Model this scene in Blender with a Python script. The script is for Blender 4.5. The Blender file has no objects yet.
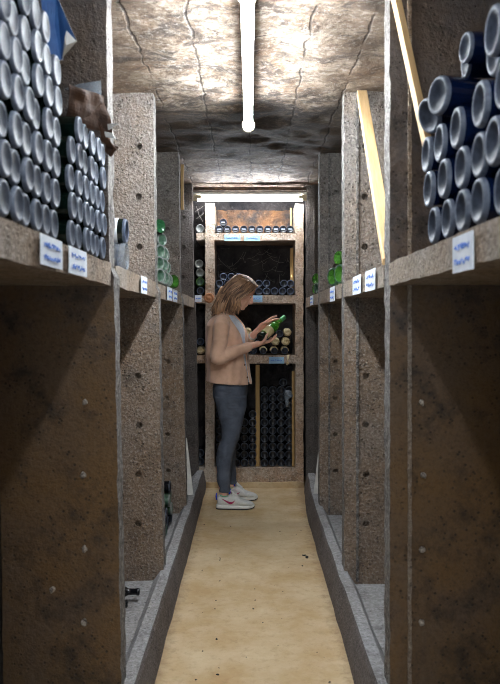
import bpy, bmesh, math, random
from mathutils import Vector, Matrix, noise
random.seed(7)
PI = math.pi
sc = bpy.context.scene
COL = sc.collection
V = Vector

# ------------------------------------------------------------------ materials
def lin(c):
    return tuple((x/255/12.92 if x/255 <= .04045 else ((x/255+.055)/1.055)**2.4) for x in c) + (1,)

class NT:
    def __init__(s, name):
        s.m = bpy.data.materials.new(name); s.m.use_nodes = True
        s.t = s.m.node_tree; s.n = s.t.nodes; s.l = s.t.links
        s.b = s.n['Principled BSDF']
        s.geo = None
    def set(s, **k):
        for a, v in k.items():
            s.b.inputs[a.replace('_', ' ')].default_value = v
        return s
    def node(s, ty, **k):
        n = s.n.new(ty)
        for a, v in k.items(): setattr(n, a, v)
        return n
    def put(s, sock, v):
        if isinstance(v, bpy.types.NodeSocket): s.l.new(v, sock)
        else: sock.default_value = v
    def coord(s, scale=(1, 1, 1)):
        c = s.node('ShaderNodeTexCoord'); mp = s.node('ShaderNodeMapping')
        mp.inputs['Scale'].default_value = scale
        s.l.new(c.outputs['Object'], mp.inputs['Vector']); return mp.outputs[0]
    def noise(s, scale, detail=4, rough=.6, vec=None, dist=0):
        n = s.node('ShaderNodeTexNoise')
        n.inputs['Scale'].default_value = scale; n.inputs['Detail'].default_value = detail
        n.inputs['Roughness'].default_value = rough; n.inputs['Distortion'].default_value = dist
        s.l.new(vec if vec is not None else s.coord(), n.inputs['Vector']); return n.outputs[0]
    def voro(s, scale, vec=None, feature='F1'):
        n = s.node('ShaderNodeTexVoronoi', feature=feature); n.inputs['Scale'].default_value = scale
        s.l.new(vec if vec is not None else s.coord(), n.inputs['Vector']); return n.outputs['Distance']
    def ramp(s, fac, stops):
        r = s.node('ShaderNodeValToRGB'); e = r.color_ramp.elements
        while len(e) < len(stops): e.new(.5)
        for i, (p, c) in enumerate(stops):
            e[i].position = p
            e[i].color = c if isinstance(c, tuple) and len(c) == 4 else (c, c, c, 1) if not isinstance(c, tuple) else lin(c)
        s.l.new(fac, r.inputs[0]); return r.outputs[0]
    def mix(s, f, a, b, mode='MIX'):
        m = s.node('ShaderNodeMix', data_type='RGBA', blend_type=mode)
        s.put(m.inputs[0], f)
        s.put(m.inputs[6], lin(a) if isinstance(a, tuple) and len(a) == 3 else a)
        s.put(m.inputs[7], lin(b) if isinstance(b, tuple) and len(b) == 3 else b)
        return m.outputs[2]
    def math(s, op, a, b=0.0, c=None, clamp=False):
        m = s.node('ShaderNodeMath', operation=op, use_clamp=clamp)
        s.put(m.inputs[0], a); s.put(m.inputs[1], b)
        if c is not None: s.put(m.inputs[2], c)
        return m.outputs[0]
    def smooth(s, v, lo, hi):
        m = s.node('ShaderNodeMapRange', interpolation_type='SMOOTHSTEP')
        s.put(m.inputs[0], v); m.inputs[1].default_value = lo; m.inputs[2].default_value = hi
        return m.outputs[0]
    def xyz(s):
        q = s.node('ShaderNodeSeparateXYZ'); s.l.new(s.coord(), q.inputs[0]); return q.outputs
    def bump(s, h, strength=.5, dist=.01):
        b = s.node('ShaderNodeBump'); b.inputs['Strength'].default_value = strength; b.inputs['Distance'].default_value = dist
        s.l.new(h, b.inputs['Height'])
        s.l.new(b.outputs[0], s.b.inputs['Normal'])
    def color(s, c): s.put(s.b.inputs['Base Color'], lin(c) if isinstance(c, tuple) and len(c) == 3 else c); return s

def plain(name, c, rough=.6, metal=0., **k):
    t = NT(name); t.color(c); t.set(Roughness=rough, Metallic=metal, **k)
    return t.m

def varied(name, c1, c2, scale=20, rough=.7, bump=.2, bdist=.003, **k):
    t = NT(name); n = t.noise(scale, 5, .65)
    t.color(t.mix(t.ramp(n, [(.35, 0.), (.65, 1.)]), c1, c2)); t.set(Roughness=rough, **k)
    if bump: t.bump(t.noise(scale*4, 4, .6), bump, bdist)
    return t.m

def concrete(name, base, brown, dark, light, rough_bump=.9, brown_amt=.5, grain=80, stain=.55, grit=.38, damp=0.):
    t = NT(name)
    big = t.noise(1.9, 6, .68, dist=.4); mid = t.noise(8, 6, .7); fine = t.noise(grain, 3, .65); vf = t.noise(grain*2.6, 2, .6)
    pit = t.voro(48, vec=None)
    bm_ = t.math('MULTIPLY', t.ramp(big, [(.40, 0.), (.60, 1.)]), brown_amt)
    if damp:
        zz = t.math('ADD', t.xyz()[2], t.math('MULTIPLY', t.math('SUBTRACT', mid, .5), 1.2))
        bm_ = t.math('ADD', t.math('MULTIPLY', bm_, 1-damp*.6), t.math('MULTIPLY', t.math('SUBTRACT', 1.0, t.smooth(zz, 1.2, 1.75)), damp*.6), clamp=True)
    c = t.mix(bm_, base, brown)
    c = t.mix(t.math('MULTIPLY', t.ramp(mid, [(.50, 0.), (.68, 1.)]), stain), c, dark)
    c = t.mix(t.math('MULTIPLY', t.ramp(fine, [(.52, 0.), (.66, 1.)]), grit), c, light)
    c = t.mix(t.math('MULTIPLY', t.ramp(fine, [(.36, 1.), (.48, 0.)]), grit), c, dark)
    c = t.mix(t.math('MULTIPLY', t.ramp(vf, [(.34, 1.), (.46, 0.)]), grit*.7), c, dark)
    pm = t.math('MULTIPLY', t.ramp(pit, [(.14, 1.), (.26, 0.)]), t.ramp(mid, [(.42, 0.), (.52, 1.)]))
    c = t.mix(t.math('MULTIPLY', pm, .7), c, dark)
    t.color(c); t.set(Roughness=.88)
    h = t.math('ADD', fine, t.math('MULTIPLY', mid, .8))
    h = t.math('SUBTRACT', t.math('ADD', h, t.math('MULTIPLY', vf, .3)), t.math('MULTIPLY', pm, .6))
    t.bump(h, rough_bump, .012)
    return t.m

M = {}
M['upright'] = concrete('rough_concrete', (134, 128, 122), (136, 110, 84), (72, 64, 58), (188, 180, 170), 1., .8, damp=.8)
M['upright_near'] = concrete('brown_stained_concrete', (88, 84, 84), (116, 88, 52), (46, 39, 34), (120, 104, 88), .6, .9, 60, .75, .22, 1.)
M['upright_dark'] = concrete('sooty_dim_concrete', (96, 91, 88), (98, 84, 72), (46, 43, 42), (136, 130, 126), .8, .5)  # sooty, with lamplight fading towards the far end put into the colour
M['shelf'] = concrete('shelf_concrete', (150, 138, 124), (138, 112, 84), (78, 68, 60), (196, 186, 174), .9, .7)
M['kerb'] = concrete('kerb_concrete', (104, 97, 95), (92, 78, 68), (52, 48, 47), (146, 142, 142), .7, .5)
M['bay_floor'] = concrete('dusty_concrete', (156, 155, 155), (140, 132, 122), (92, 88, 86), (200, 200, 202), .7, .4, 60)
M['rack'] = concrete('mottled_concrete', (192, 178, 162), (182, 134, 90), (92, 81, 72), (226, 218, 206), .9, .6, 60)
M['edge'] = concrete('worn_lit_edge', (118, 114, 110), (106, 98, 88), (56, 52, 50), (178, 174, 168), 1., .6, 60, .75, .6)  # worn arris, its lamplit look also put into the colour

def floor_mat():
    t = NT('sandy_floor')
    a = t.noise(3.2, 6, .68); b = t.noise(24, 5, .7); f = t.noise(160, 3, .7)
    c = t.mix(t.ramp(a, [(.36, 0.), (.66, 1.)]), (190, 158, 112), (214, 193, 156))
    c = t.mix(t.math('MULTIPLY', t.ramp(b, [(.52, 0.), (.75, 1.)]), .5), c, (158, 124, 84))
    c = t.mix(t.math('MULTIPLY', t.ramp(t.noise(1.7, 4, .6, dist=.6), [(.55, 0.), (.7, 1.)]), .45), c, (206, 186, 152))
    x = t.xyz()
    # browner, ragged band along the kerbs
    e = t.smooth(t.math('ADD', t.math('ABSOLUTE', t.math('SUBTRACT', x[0], .02)), t.math('MULTIPLY', b, .12)), .37, .46)
    c = t.mix(t.math('MULTIPLY', e, .6), c, (128, 98, 68))
    c = t.mix(t.math('MULTIPLY', t.ramp(f, [(.62, 0.), (.72, 1.)]), .5), c, (120, 92, 62))
    t.color(c); t.set(Roughness=.8)
    t.bump(t.math('ADD', t.math('MULTIPLY', b, .7), t.math('MULTIPLY', f, .35)), .45, .006)
    return t.m
M['floor'] = floor_mat()

def ceiling_mat():
    t = NT('stained_plaster_ceiling')
    x = t.xyz()
    wob = t.noise(5, 4, .6)
    a = t.noise(2.4, 8, .70, dist=1.0); b = t.noise(6, 9, .76, dist=.7); f = t.noise(38, 6, .74)
    streak = t.noise(6, 8, .74, vec=t.coord((.8, 1.15, 1)), dist=1.1)
    c = t.mix(t.ramp(a, [(.38, 0.), (.58, 1.)]), (122, 94, 68), (160, 145, 128))
    c = t.mix(t.math('MULTIPLY', t.ramp(b, [(.48, 0.), (.57, 1.)]), .8), c, (100, 78, 58))
    c = t.mix(t.math('MULTIPLY', t.ramp(streak, [(.49, 0.), (.58, 1.)]), .85), c, (58, 49, 42))
    c = t.mix(t.math('MULTIPLY', t.ramp(f, [(.53, 0.), (.64, 1.)]), .6), c, (196, 188, 178))
    c = t.mix(t.math('MULTIPLY', t.ramp(f, [(.36, 1.), (.47, 0.)]), .7), c, (58, 48, 40))
    # sooty band, also painting the lamp's falloff past its end, with ragged edges
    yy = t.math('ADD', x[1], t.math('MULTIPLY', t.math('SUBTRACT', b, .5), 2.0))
    soot_dim = t.math('MULTIPLY', t.smooth(yy, 3.35, 3.95), t.math('SUBTRACT', 1.0, t.math('MULTIPLY', t.smooth(yy, 4.5, 5.2), .8)))
    soot_dim = t.math('MULTIPLY', soot_dim, t.ramp(streak, [(.30, .45), (.55, 1.)]))
    c = t.mix(t.math('MULTIPLY', soot_dim, .85), c, (52, 49, 48))
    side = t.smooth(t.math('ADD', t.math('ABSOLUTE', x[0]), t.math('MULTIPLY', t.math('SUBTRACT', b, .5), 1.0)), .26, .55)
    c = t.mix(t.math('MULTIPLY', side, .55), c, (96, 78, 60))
    # shuttering seams and cracks
    xs = t.math('ADD', x[0], t.math('MULTIPLY', t.math('SUBTRACT', wob, .5), .07))
    d = t.math('ABSOLUTE', t.math('SUBTRACT', t.math('FRACT', t.math('ADD', t.math('DIVIDE', xs, .225), .5)), .5))
    seam = t.math('MULTIPLY', t.math('SUBTRACT', 1.0, t.smooth(d, .008, .032)), t.ramp(t.noise(4, 3, .6), [(.38, 0.), (.48, 1.)]))
    ys = t.math('ADD', x[1], t.math('MULTIPLY', t.math('SUBTRACT', wob, .5), .16))
    d2 = t.math('ABSOLUTE', t.math('SUBTRACT', t.math('FRACT', t.math('ADD', t.math('DIVIDE', ys, .78), .6)), .5))
    seam2 = t.math('MULTIPLY', t.math('SUBTRACT', 1.0, t.smooth(d2, .008, .045)), t.ramp(t.noise(3.1, 3, .6), [(.42, 0.), (.56, 1.)]))
    ln = t.math('MULTIPLY', t.math('MAXIMUM', seam, seam2), t.ramp(f, [(.36, .3), (.55, 1.)]))
    c = t.mix(t.math('MULTIPLY', ln, .8), c, (40, 34, 30))
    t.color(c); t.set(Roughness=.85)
    h = t.math('SUBTRACT', t.math('ADD', t.math('MULTIPLY', b, 1.4), t.math('MULTIPLY', f, .5)), t.math('MULTIPLY', ln, .5))
    t.bump(h, .75, .016)
    return t.m
M['ceiling'] = ceiling_mat()
M['wall'] = varied('rough_cellar_wall', (104, 92, 80), (64, 56, 50), 6, .9, .8, .02)
M['rock'] = varied('dark_rock_wall', (70, 64, 62), (28, 27, 30), 5, .9, .9, .03)
M['rust_rock'] = varied('rusty_rock', (138, 98, 64), (66, 58, 54), 7, .9, .9, .03)

def wood(name, c1, c2, sc_=(30, 30, 2.5)):
    t = NT(name); n = t.noise(3, 5, .6, vec=t.coord(sc_))
    t.color(t.mix(t.ramp(n, [(.3, 0.), (.7, 1.)]), c1, c2)); t.set(Roughness=.65); t.bump(n, .15, .002); return t.m
M['pine'] = wood('pale_pine', (226, 194, 146), (202, 164, 112))
M['slat'] = wood('yellowed_wood', (190, 154, 96), (150, 116, 66))
M['board'] = varied('white_board', (226, 224, 218), (200, 196, 188), 12, .6, .1)
M['glass_dark'] = plain('dark_green_glass', (10, 24, 20), .12, Specular_IOR_Level=.6)
M['glass_blue'] = plain('blue_black_glass', (8, 22, 52), .12, Specular_IOR_Level=.6)
M['glass_black'] = plain('black_glass', (12, 15, 20), .18, Specular_IOR_Level=.5)
def base_mat(name, c1, c2, rough=.55, sc_=60):
    t = NT(name); n = t.noise(sc_, 4, .6)
    t.color(t.mix(t.ramp(n, [(.35, 0.), (.65, 1.)]), c1, c2)); t.set(Roughness=rough, Specular_IOR_Level=.45); return t.m
M['base_silver'] = base_mat('dusty_glass_base', (58, 68, 84), (36, 45, 60))
M['base_ring'] = base_mat('dusty_glass_ring', (100, 109, 124), (70, 79, 94))
M['base_mid'] = base_mat('dusty_glass_punt', (60, 68, 82), (36, 44, 58))
M['base_far'] = base_mat('dark_glass_base', (34, 41, 55), (18, 23, 33), .3)
M['base_far_ring'] = base_mat('scuffed_glass_ring', (84, 96, 118), (46, 56, 74), .35)
M['base_low'] = base_mat('black_glass_base', (24, 27, 34), (13, 15, 20), .3)
M['base_low_ring'] = base_mat('scuffed_black_glass_ring', (62, 70, 82), (34, 40, 50), .35)
M['glass_clear'] = base_mat('dusty_clear_glass', (126, 130, 126), (92, 98, 94), .35)
def tglass(name, c, rough, tr, ):
    t = NT(name); t.color(c); t.set(Roughness=rough, Transmission_Weight=tr, IOR=1.45); return t.m
M['glass_green'] = tglass('green_glass', (104, 176, 70), .12, .75)
M['glass_deep'] = tglass('deep_green_glass', (40, 96, 58), .2, .4)
M['glass_held'] = tglass('bright_green_glass', (92, 190, 50), .08, .6)
M['glass_pale'] = varied('dusty_pale_green_glass', (86, 116, 98), (40, 72, 50), 40, .3, .1, Transmission_Weight=.35)
M['straw'] = varied('dry_straw', (232, 216, 176), (182, 158, 112), 60, .85, .4)
M['chalk'] = plain('white_chalk', (150, 156, 166), .9)
M['card'] = varied('paper_card', (232, 238, 244), (214, 222, 232), 30, .8, .05)
M['card_blue'] = varied('pale_blue_card', (176, 214, 238), (150, 194, 226), 30, .8, .05)
M['ink'] = plain('blue_ink', (104, 140, 214), .7)
M['rust'] = varied('rusted_iron', (206, 146, 104), (160, 108, 72), 50, .8, .5)
M['peg'] = varied('dusty_peg', (196, 186, 172), (74, 64, 56), 80, .8, .4)
M['white_metal'] = plain('white_enamel', (232, 232, 228), .35)
M['holder'] = plain('yellowed_plastic', (222, 208, 176), .45)
M['copper'] = varied('weathered_conduit', (150, 118, 90), (96, 84, 76), 30, .5, .2, .001, Metallic=.3)
M['cobweb'] = plain('cobweb', (140, 134, 126), .9)
M['blue_board'] = varied('blue_cardboard', (58, 108, 172), (42, 84, 146), 12, .55, .15)
M['white_edge'] = plain('torn_white_edge', (226, 226, 222), .8)
M['brown_paper'] = varied('crumpled_brown_paper', (76, 48, 27), (44, 30, 22), 14, .85, .5, .006)
M['plastic'] = varied('frosted_plastic', (196, 204, 212), (150, 162, 174), 25, .25, .6, .008, Transmission_Weight=.7)
M['dirt'] = varied('black_grit', (46, 40, 36), (26, 24, 22), 40, .9, .3)

def emit(name, c, s):
    t = NT(name); t.color((250, 250, 255)); t.b.inputs['Emission Color'].default_value = c; t.b.inputs['Emission Strength'].default_value = s; return t.m
TUBE = emit('glowing_tube', (.86, .93, 1, 1), 23)
TUBE_DIM = emit('glowing_dim_tube', (.9, .94, 1, 1), 8)  # tube out of view, its strength cut to balance the light
TUBE_END = emit('glowing_end_tube', (.86, .92, 1, 1), 14)

# ------------------------------------------------------------------ mesh helpers
def link(o):
    COL.objects.link(o); return o

def tag(o, label=None, cat=None, group=None, kind=None):
    if label: o['label'] = label
    if cat: o['category'] = cat
    if group: o['group'] = group
    if kind: o['kind'] = kind
    return o

def empty(name, loc, label, cat, group=None):
    o = bpy.data.objects.new(name, None); o.empty_display_size = .05; o.location = loc
    return tag(link(o), label, cat, group)

def obj(name, bm, mats, parent=None, smooth=False, origin=None):
    """bm is in world coordinates; parent (unrotated) supplies the origin"""
    if not isinstance(mats, (list, tuple)): mats = [mats]
    org = V(origin) if origin is not None else V((0, 0, 0))
    pw = V((0, 0, 0)); p = parent
    while p is not None: pw = pw + p.location; p = p.parent
    if parent is not None and origin is None: org = pw
    if org.length: bmesh.ops.translate(bm, verts=bm.verts, vec=-org)
    bmesh.ops.recalc_face_normals(bm, faces=bm.faces)
    me = bpy.data.meshes.new(name); bm.to_mesh(me); bm.free()
    for m in mats: me.materials.append(m)
    if smooth:
        me.polygons.foreach_set('use_smooth', [True]*len(me.polygons))
    o = bpy.data.objects.new(name, me)
    if parent is not None:
        o.parent = parent; o.location = org-pw
    else: o.location = org
    return link(o)

def box(bm, a, b, mi=0):
    x0, y0, z0 = a; x1, y1, z1 = b
    v = [bm.verts.new(p) for p in ((x0,y0,z0),(x1,y0,z0),(x1,y1,z0),(x0,y1,z0),(x0,y0,z1),(x1,y0,z1),(x1,y1,z1),(x0,y1,z1))]
    for f in ((3,2,1,0),(4,5,6,7),(0,1,5,4),(1,2,6,5),(2,3,7,6),(3,0,4,7)):
        fc = bm.faces.new([v[i] for i in f]); fc.material_index = mi
    return v

def rough_box(a, b, step=.03, amp=.003, seed=0, fr=14):
    """a box with every side gridded and its surface worn uneven"""
    bm = bmesh.new(); box(bm, a, b)
    for ax in range(3):
        n = max(1, int(round(abs(b[ax]-a[ax])/step)))
        if n == 1: continue
        lo = min(a[ax], b[ax]); L = abs(b[ax]-a[ax])
        for k in range(1, n):
            co = [0, 0, 0]; no = [0, 0, 0]; co[ax] = lo+L*k/n; no[ax] = 1
            bmesh.ops.bisect_plane(bm, geom=bm.verts[:]+bm.edges[:]+bm.faces[:], plane_co=co, plane_no=no)
    c = (V(a)+V(b))/2
    for v in bm.verts:
        q = v.co*fr+V((seed*7.1, seed*3.3, seed))
        v.co += noise.noise_vector(q)*amp + noise.noise_vector(q*3.1)*amp*.5
    return bm

def tube(bm, pts, rad, n=8, mi=0, cap=True, flat=1.0, up=None):
    pts = [V(p) for p in pts]
    if not isinstance(rad, (list, tuple)): rad = [rad]*len(pts)
    t0 = (pts[1]-pts[0]).normalized()
    u = V(up) if up else (V((0, 0, 1)) if abs(t0.z) < .9 else V((1, 0, 0)))
    rings = []
    for i, p in enumerate(pts):
        t = (pts[min(i+1, len(pts)-1)]-pts[max(i-1, 0)]).normalized()
        s = t.cross(u).normalized(); u = s.cross(t).normalized()
        rings.append([bm.verts.new(p+(s*math.cos(2*PI*k/n)+u*(flat*math.sin(2*PI*k/n)))*rad[i]) for k in range(n)])
    skin(bm, rings, mi, cap)
    return rings

def skin(bm, rings, mi=0, cap=True):
    n = len(rings[0])
    for a, b in zip(rings, rings[1:]):
        for k in range(n):
            f = bm.faces.new((a[k], a[(k+1) % n], b[(k+1) % n], b[k])); f.material_index = mi
    if cap:
        bm.faces.new(rings[0][::-1]).material_index = mi
        bm.faces.new(rings[-1]).material_index = mi

def lathe(bm, prof, n=24, mis=None, mat=None):
    """prof: (r, z); mis: material index per segment; mat: placement matrix"""
    rings = []
    for r, z in prof:
        if r <= 1e-6: rings.append([bm.verts.new((0, 0, z))])
        else: rings.append([bm.verts.new((r*math.cos(2*PI*k/n), r*math.sin(2*PI*k/n), z)) for k in range(n)])
    new = [v for r in rings for v in r]
    for i, (a, b) in enumerate(zip(rings, rings[1:])):
        for k in range(n):
            k2 = (k+1) % n
            if len(a) == 1 and len(b) == 1: continue
            if len(a) == 1: f = bm.faces.new((a[0], b[k], b[k2]))
            elif len(b) == 1: f = bm.faces.new((a[k], b[0], a[k2]))
            else: f = bm.faces.new((a[k], b[k], b[k2], a[k2]))
            f.material_index = mis[i] if mis else 0
    if mat is not None: bmesh.ops.transform(bm, matrix=mat, verts=new)
    return new

def ellip(bm, c, r, n=12, m=8, rot=None, mi=0):
    prof = [(math.sin(PI*i/m), -math.cos(PI*i/m)) for i in range(m+1)]; prof[0] = (0, -1); prof[-1] = (0, 1)
    mt = Matrix.Translation(V(c)) @ (rot.to_4x4() if rot else Matrix()) @ Matrix.Diagonal((*r, 1))
    return lathe(bm, prof, n, [mi]*m, mt)

def ray(u, v, y):
    """the point of the place seen at photo position (u, v) at depth y"""
    return V(((u-250)*y/729, y, 1.34+(322-v)*y/729))

def eval_mesh(o):
    dg = bpy.context.evaluated_depsgraph_get(); dg.update()
    me = bpy.data.meshes.new_from_object(o.evaluated_get(dg))
    o.modifiers.clear(); old = o.data; o.data = me; bpy.data.meshes.remove(old)

# ------------------------------------------------------------------ the setting
CEIL = 2.44
def grid_sheet(x0, x1, y0, y1, z, step, amp, fr, thick, seed=0):
    bm = bmesh.new(); nx = int((x1-x0)/step); ny = int((y1-y0)/step)
    g = [[bm.verts.new((x0+(x1-x0)*i/nx, y0+(y1-y0)*j/ny, z)) for j in range(ny+1)] for i in range(nx+1)]
    for i in range(nx):
        for j in range(ny): bm.faces.new((g[i][j], g[i+1][j], g[i+1][j+1], g[i][j+1]))
    for v in bm.verts:
        q = v.co*fr+V((seed, seed*2, 0)); v.co.z += noise.fractal(q, 1, 2, 4)*amp
    # give the sheet its depth
    r = bmesh.ops.extrude_face_region(bm, geom=bm.faces[:])
    for e in r['geom']:
        if isinstance(e, bmesh.types.BMVert): e.co.z = z+thick
    return bm
tag(obj('floor', grid_sheet(-.95, .95, -1.6, 6.5, 0, .04, .004, 2.5, -.15), M['floor'], smooth=True), kind='structure')
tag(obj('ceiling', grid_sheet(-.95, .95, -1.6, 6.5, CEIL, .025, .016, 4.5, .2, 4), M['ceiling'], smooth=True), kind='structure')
tag(obj('wall_left', rough_box((-.95, -1.6, 0), (-.82, 6.5, CEIL), .12, .012, 1, 5), M['wall']), kind='structure')
tag(obj('wall_right', rough_box((.82, -1.6, 0), (.95, 6.5, CEIL), .12, .012, 2, 5), M['wall']), kind='structure')
tag(obj('wall_end', rough_box((-.82, 6.32, 0), (.82, 6.5, CEIL), .06, .02, 3, 7), M['rock']), kind='structure')

# ------------------------------------------------------------------ side racks
UP = [1.14, 2.35, 3.49, 4.73, 5.85]; TH = .095
SH0, SH1 = 1.457, 1.535
HOLES = [.375, .61, .847, 1.082, 1.70, 1.94, 2.18]

def side_rack(s):
    side = 'left' if s < 0 else 'right'
    nouns = {'left': 'long concrete wine rack along the left side of the aisle',
             'right': 'long concrete wine rack along the right side of the aisle'}
    root = empty('concrete_rack', (s*.63, 3.5, 0), nouns[side], 'wine rack')
    hx = .535 if s < 0 else .555
    mats = ['upright_near', 'upright_near', 'upright', 'upright', 'upright_dark']
    nm = ['beside the camera', 'nearest upright slab, dark brown concrete with pegs', 'second upright slab, rough grey concrete with a column of holes',
          'third upright slab, rough concrete', 'last upright slab, darkened as sooty and for fading lamplight']
    for i, y in enumerate(UP):
        bm = rough_box((s*.45, y, .06), (s*.83, y+TH, CEIL+.02), .035, .0028, i+10*(s > 0), 16)
        # chipped arris
        for v in bm.verts:
            if abs(v.co.x) < .46: v.co.x += s*abs(noise.noise(v.co*42))*.006
            if s < 0:       # the left slabs lean: feet nearer the aisle than heads
                z = v.co.z; v.co.x -= .002+.012*(z-1.5) if z > 1.49 else -.013-.018*(1.45-z)
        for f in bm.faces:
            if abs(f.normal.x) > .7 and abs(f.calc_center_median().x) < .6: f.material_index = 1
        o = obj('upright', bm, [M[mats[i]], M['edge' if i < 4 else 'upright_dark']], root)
        if i: o['label'] = nm[i]
        if i >= 2:
            cb = bmesh.new()
            for z in HOLES:
                for q in range(1):
                    lathe(cb, [(0, -.03), (.015, -.03), (.018, .03), (0, .03)], 10, None,
                          Matrix.Translation((s*(hx+random.uniform(-.006, .006)), y, z)) @ Matrix.Rotation(PI/2, 4, 'X'))
            c = obj('cutter', cb, M['peg'], root)
            m = o.modifiers.new('b', 'BOOLEAN'); m.object = c; m.operation = 'DIFFERENCE'; m.solver = 'EXACT'
            eval_mesh(o); bpy.data.objects.remove(c)
        if s > 0 and i:
            # cast ridge near the front edge; light it catches is put into its colour
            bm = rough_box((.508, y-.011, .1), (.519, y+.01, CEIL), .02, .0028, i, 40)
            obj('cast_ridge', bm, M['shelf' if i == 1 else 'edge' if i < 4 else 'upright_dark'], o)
        if i == 1:
            for z in HOLES[:4] + ([.48] if s < 0 else []):
                px = s*(hx+random.uniform(-.005, .005)) if z != .48 else -.635
                bm = bmesh.new()
                ellip(bm, (px, y-.008, z), (.009, .014, .010), 10, 7)
                for v in bm.verts: v.co += noise.noise_vector(v.co*90)*.0055
                obj('peg', bm, M['peg'], o, True)
    for i in range(4):
        y0, y1 = UP[i]+TH, UP[i+1]
        bm = rough_box((s*.449, y0-.004, SH0), (s*.83, y1+.004, SH1-.005), .04, .0040, 30+i+5*(s > 0), 9)
        obj('shelf', bm, M['shelf'], root)
    # the plinth: kerb towards the aisle, sunk dusty floor behind it
    kx0, kx1 = (.352, .376) if s < 0 else (.388, .418)
    bm = bmesh.new(); ny = 110; prof = [(kx0, -.02), (kx0+.006, .05), (kx1-.004, .135), (kx1+.004, .15), (kx1+.05, .148), (kx1+.085, .10 if s < 0 else .088), (.83, .088), (.83, -.02)]
    rings = []
    yend = 5.868 if s < 0 else 5.75
    for j in range(ny+1):
        y = -1.4+(yend+1.4)*j/ny
        flare = .05*max(0, (y-4.6)/1.3)**2 if s > 0 else 0
        rings.append([bm.verts.new(V((s*(px+(flare if px < .6 else 0)), y, pz))+noise.noise_vector(V((px*9, y*5, pz*9+s)))*.006) for px, pz in prof])
    n = len(prof)
    for a, b in zip(rings, rings[1:]):
        for k in range(n):
            f = bm.faces.new((a[k], a[(k+1) % n], b[(k+1) % n], b[k])); f.material_index = 1 if k in (4, 5) or (k == 3) else 0
    bm.faces.new(rings[0]); bm.faces.new(rings[-1])
    obj('kerb', bm, [M['kerb'], M['bay_floor']], root)['label'] = 'worn concrete kerb and dusty bay floor'
    return root
rack_left = side_rack(-1); rack_right = side_rack(1)

# ------------------------------------------------------------------ the rack across the end of the aisle
RY = 5.9
end_rack = empty('concrete_rack', (0, RY+.2, 0), 'pale mottled concrete rack across the far end of the aisle, behind the woman', 'wine rack')
for x0, x1, lb in ((-.362, -.288, 'slim post'), (.368, .432, 'slim post')):
    obj('post', rough_box((x0, RY, -.01), (x1, RY+.40, 2.30), .03, .004, x0*9, 14), M['rack'], end_rack)
ZB = [(2.002, 2.062), (1.492, 1.556), (1.003, 1.070)]
for z0, z1 in ZB:
    obj('shelf', rough_box((-.434, RY+.012, z0), (.434, RY+.41, z1), .035, .005, z0*5, 10), M['rack'], end_rack)
obj('plinth', rough_box((-.434, RY+.005, .03), (.434, RY+.41, .158), .035, .006, 3, 10), M['rack'], end_rack)
obj('footing', rough_box((-.434, RY-.01, -.03), (.434, RY+.3, .045), .035, .01, 4, 10), M['floor'], end_rack)
bm = bmesh.new(); lathe(bm, [(0, -.012), (.016, -.014), (.018, -.010), (.026, -.010), (.036, -.014), (.040, -.008), (.040, .01), (0, .01)], 24, None,
      Matrix.Translation((-.332, RY-.004, 1.535)) @ Matrix.Rotation(-PI/2, 4, 'X'))
obj('rosette', bm, M['rust'], end_rack, True)['label'] = 'round rusty disc at the post and shelf joint'
obj('back_panel', rough_box((-.28, RY+.36, 2.06), (.36, RY+.405, 2.3), .02, .012, 8, 12), M['rust_rock'], end_rack)['label'] = 'rusty orange rock at the back of the top cell'

# ------------------------------------------------------------------ lamps
def lamp(name, p0, p1, r, mat, label, sockets=True):
    p0, p1 = V(p0), V(p1); c = (p0+p1)/2; d = (p1-p0).normalized()
    root = empty(name, c, label, 'ceiling light' if d.y > .5 else 'tube light')
    bm = bmesh.new(); tube(bm, [p0, p1], r, 16); obj('tube', bm, mat, root, True)
    side = V((0, 0, 1)).cross(d)
    up = V((0, 0, 1))
    # slim batten that carries the tube
    bm = bmesh.new(); bw = .021 if d.y > .5 else .024
    w = up.cross(d).normalized()
    a, b = p0-d*.03+up*(r+.003), p1+d*.03+up*(r+.003); h = .018
    vs = []
    for q in (a, b):
        vs += [bm.verts.new(q+w*bw*sx+up*(h if sz else 0)) for sx, sz in ((-1, 0), (1, 0), (1, 1), (-1, 1))]
    for f in ((0,1,2,3),(7,6,5,4),(0,4,5,1),(1,5,6,2),(2,6,7,3),(3,7,4,0)): bm.faces.new([vs[i] for i in f])
    obj('batten', bm, M['white_metal'], root)
    for q, sg in ((p0, -1), (p1, 1)):
        bm = bmesh.new()
        e0, e1 = q-d*sg*.004, q+d*sg*.03
        rings = []
        for e in (e0, e1):
            rings.append([bm.verts.new(e+(w*math.cos(2*PI*k/16)*(r+.009))+up*(math.sin(2*PI*k/16)*(r+.006)+.006)) for k in range(16)])
        skin(bm, rings)
        for sx in (-1, 1):
            rr = [[bm.verts.new(q+d*sg*(.03 if zz else -.035)+w*sx*(r+.006)+up*.006+w*(.005*math.cos(2*PI*k/8))+up*(.016*math.sin(2*PI*k/8))) for k in range(8)] for zz in (0, 1)]
            skin(bm, rr)
        obj('end_socket', bm, M['holder'], root)
        if d.y > .5:
            bm = bmesh.new(); tube(bm, [q-d*sg*.06+up*.04, q-d*sg*.06+V((0, 0, CEIL+.01-q.z))], .004, 8); obj('hanger', bm, M['white_metal'], root)
    return root
lamp('tube_lamp', (-.008, 2.14, 2.305), (-.008, 3.62, 2.305), .019, TUBE, 'long glowing tube lamp running lengthwise along the ceiling over the aisle')
lamp('tube_lamp', (-.008, -.25, 2.305), (-.008, 1.24, 2.305), .021, TUBE_DIM, 'glowing tube lamp on the ceiling directly above the camera')
lamp('tube_lamp', (-.418, 5.79, 2.323), (.418, 5.79, 2.323), .022, TUBE_END, 'glowing tube lamp mounted crosswise at the top of the far rack')
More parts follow.
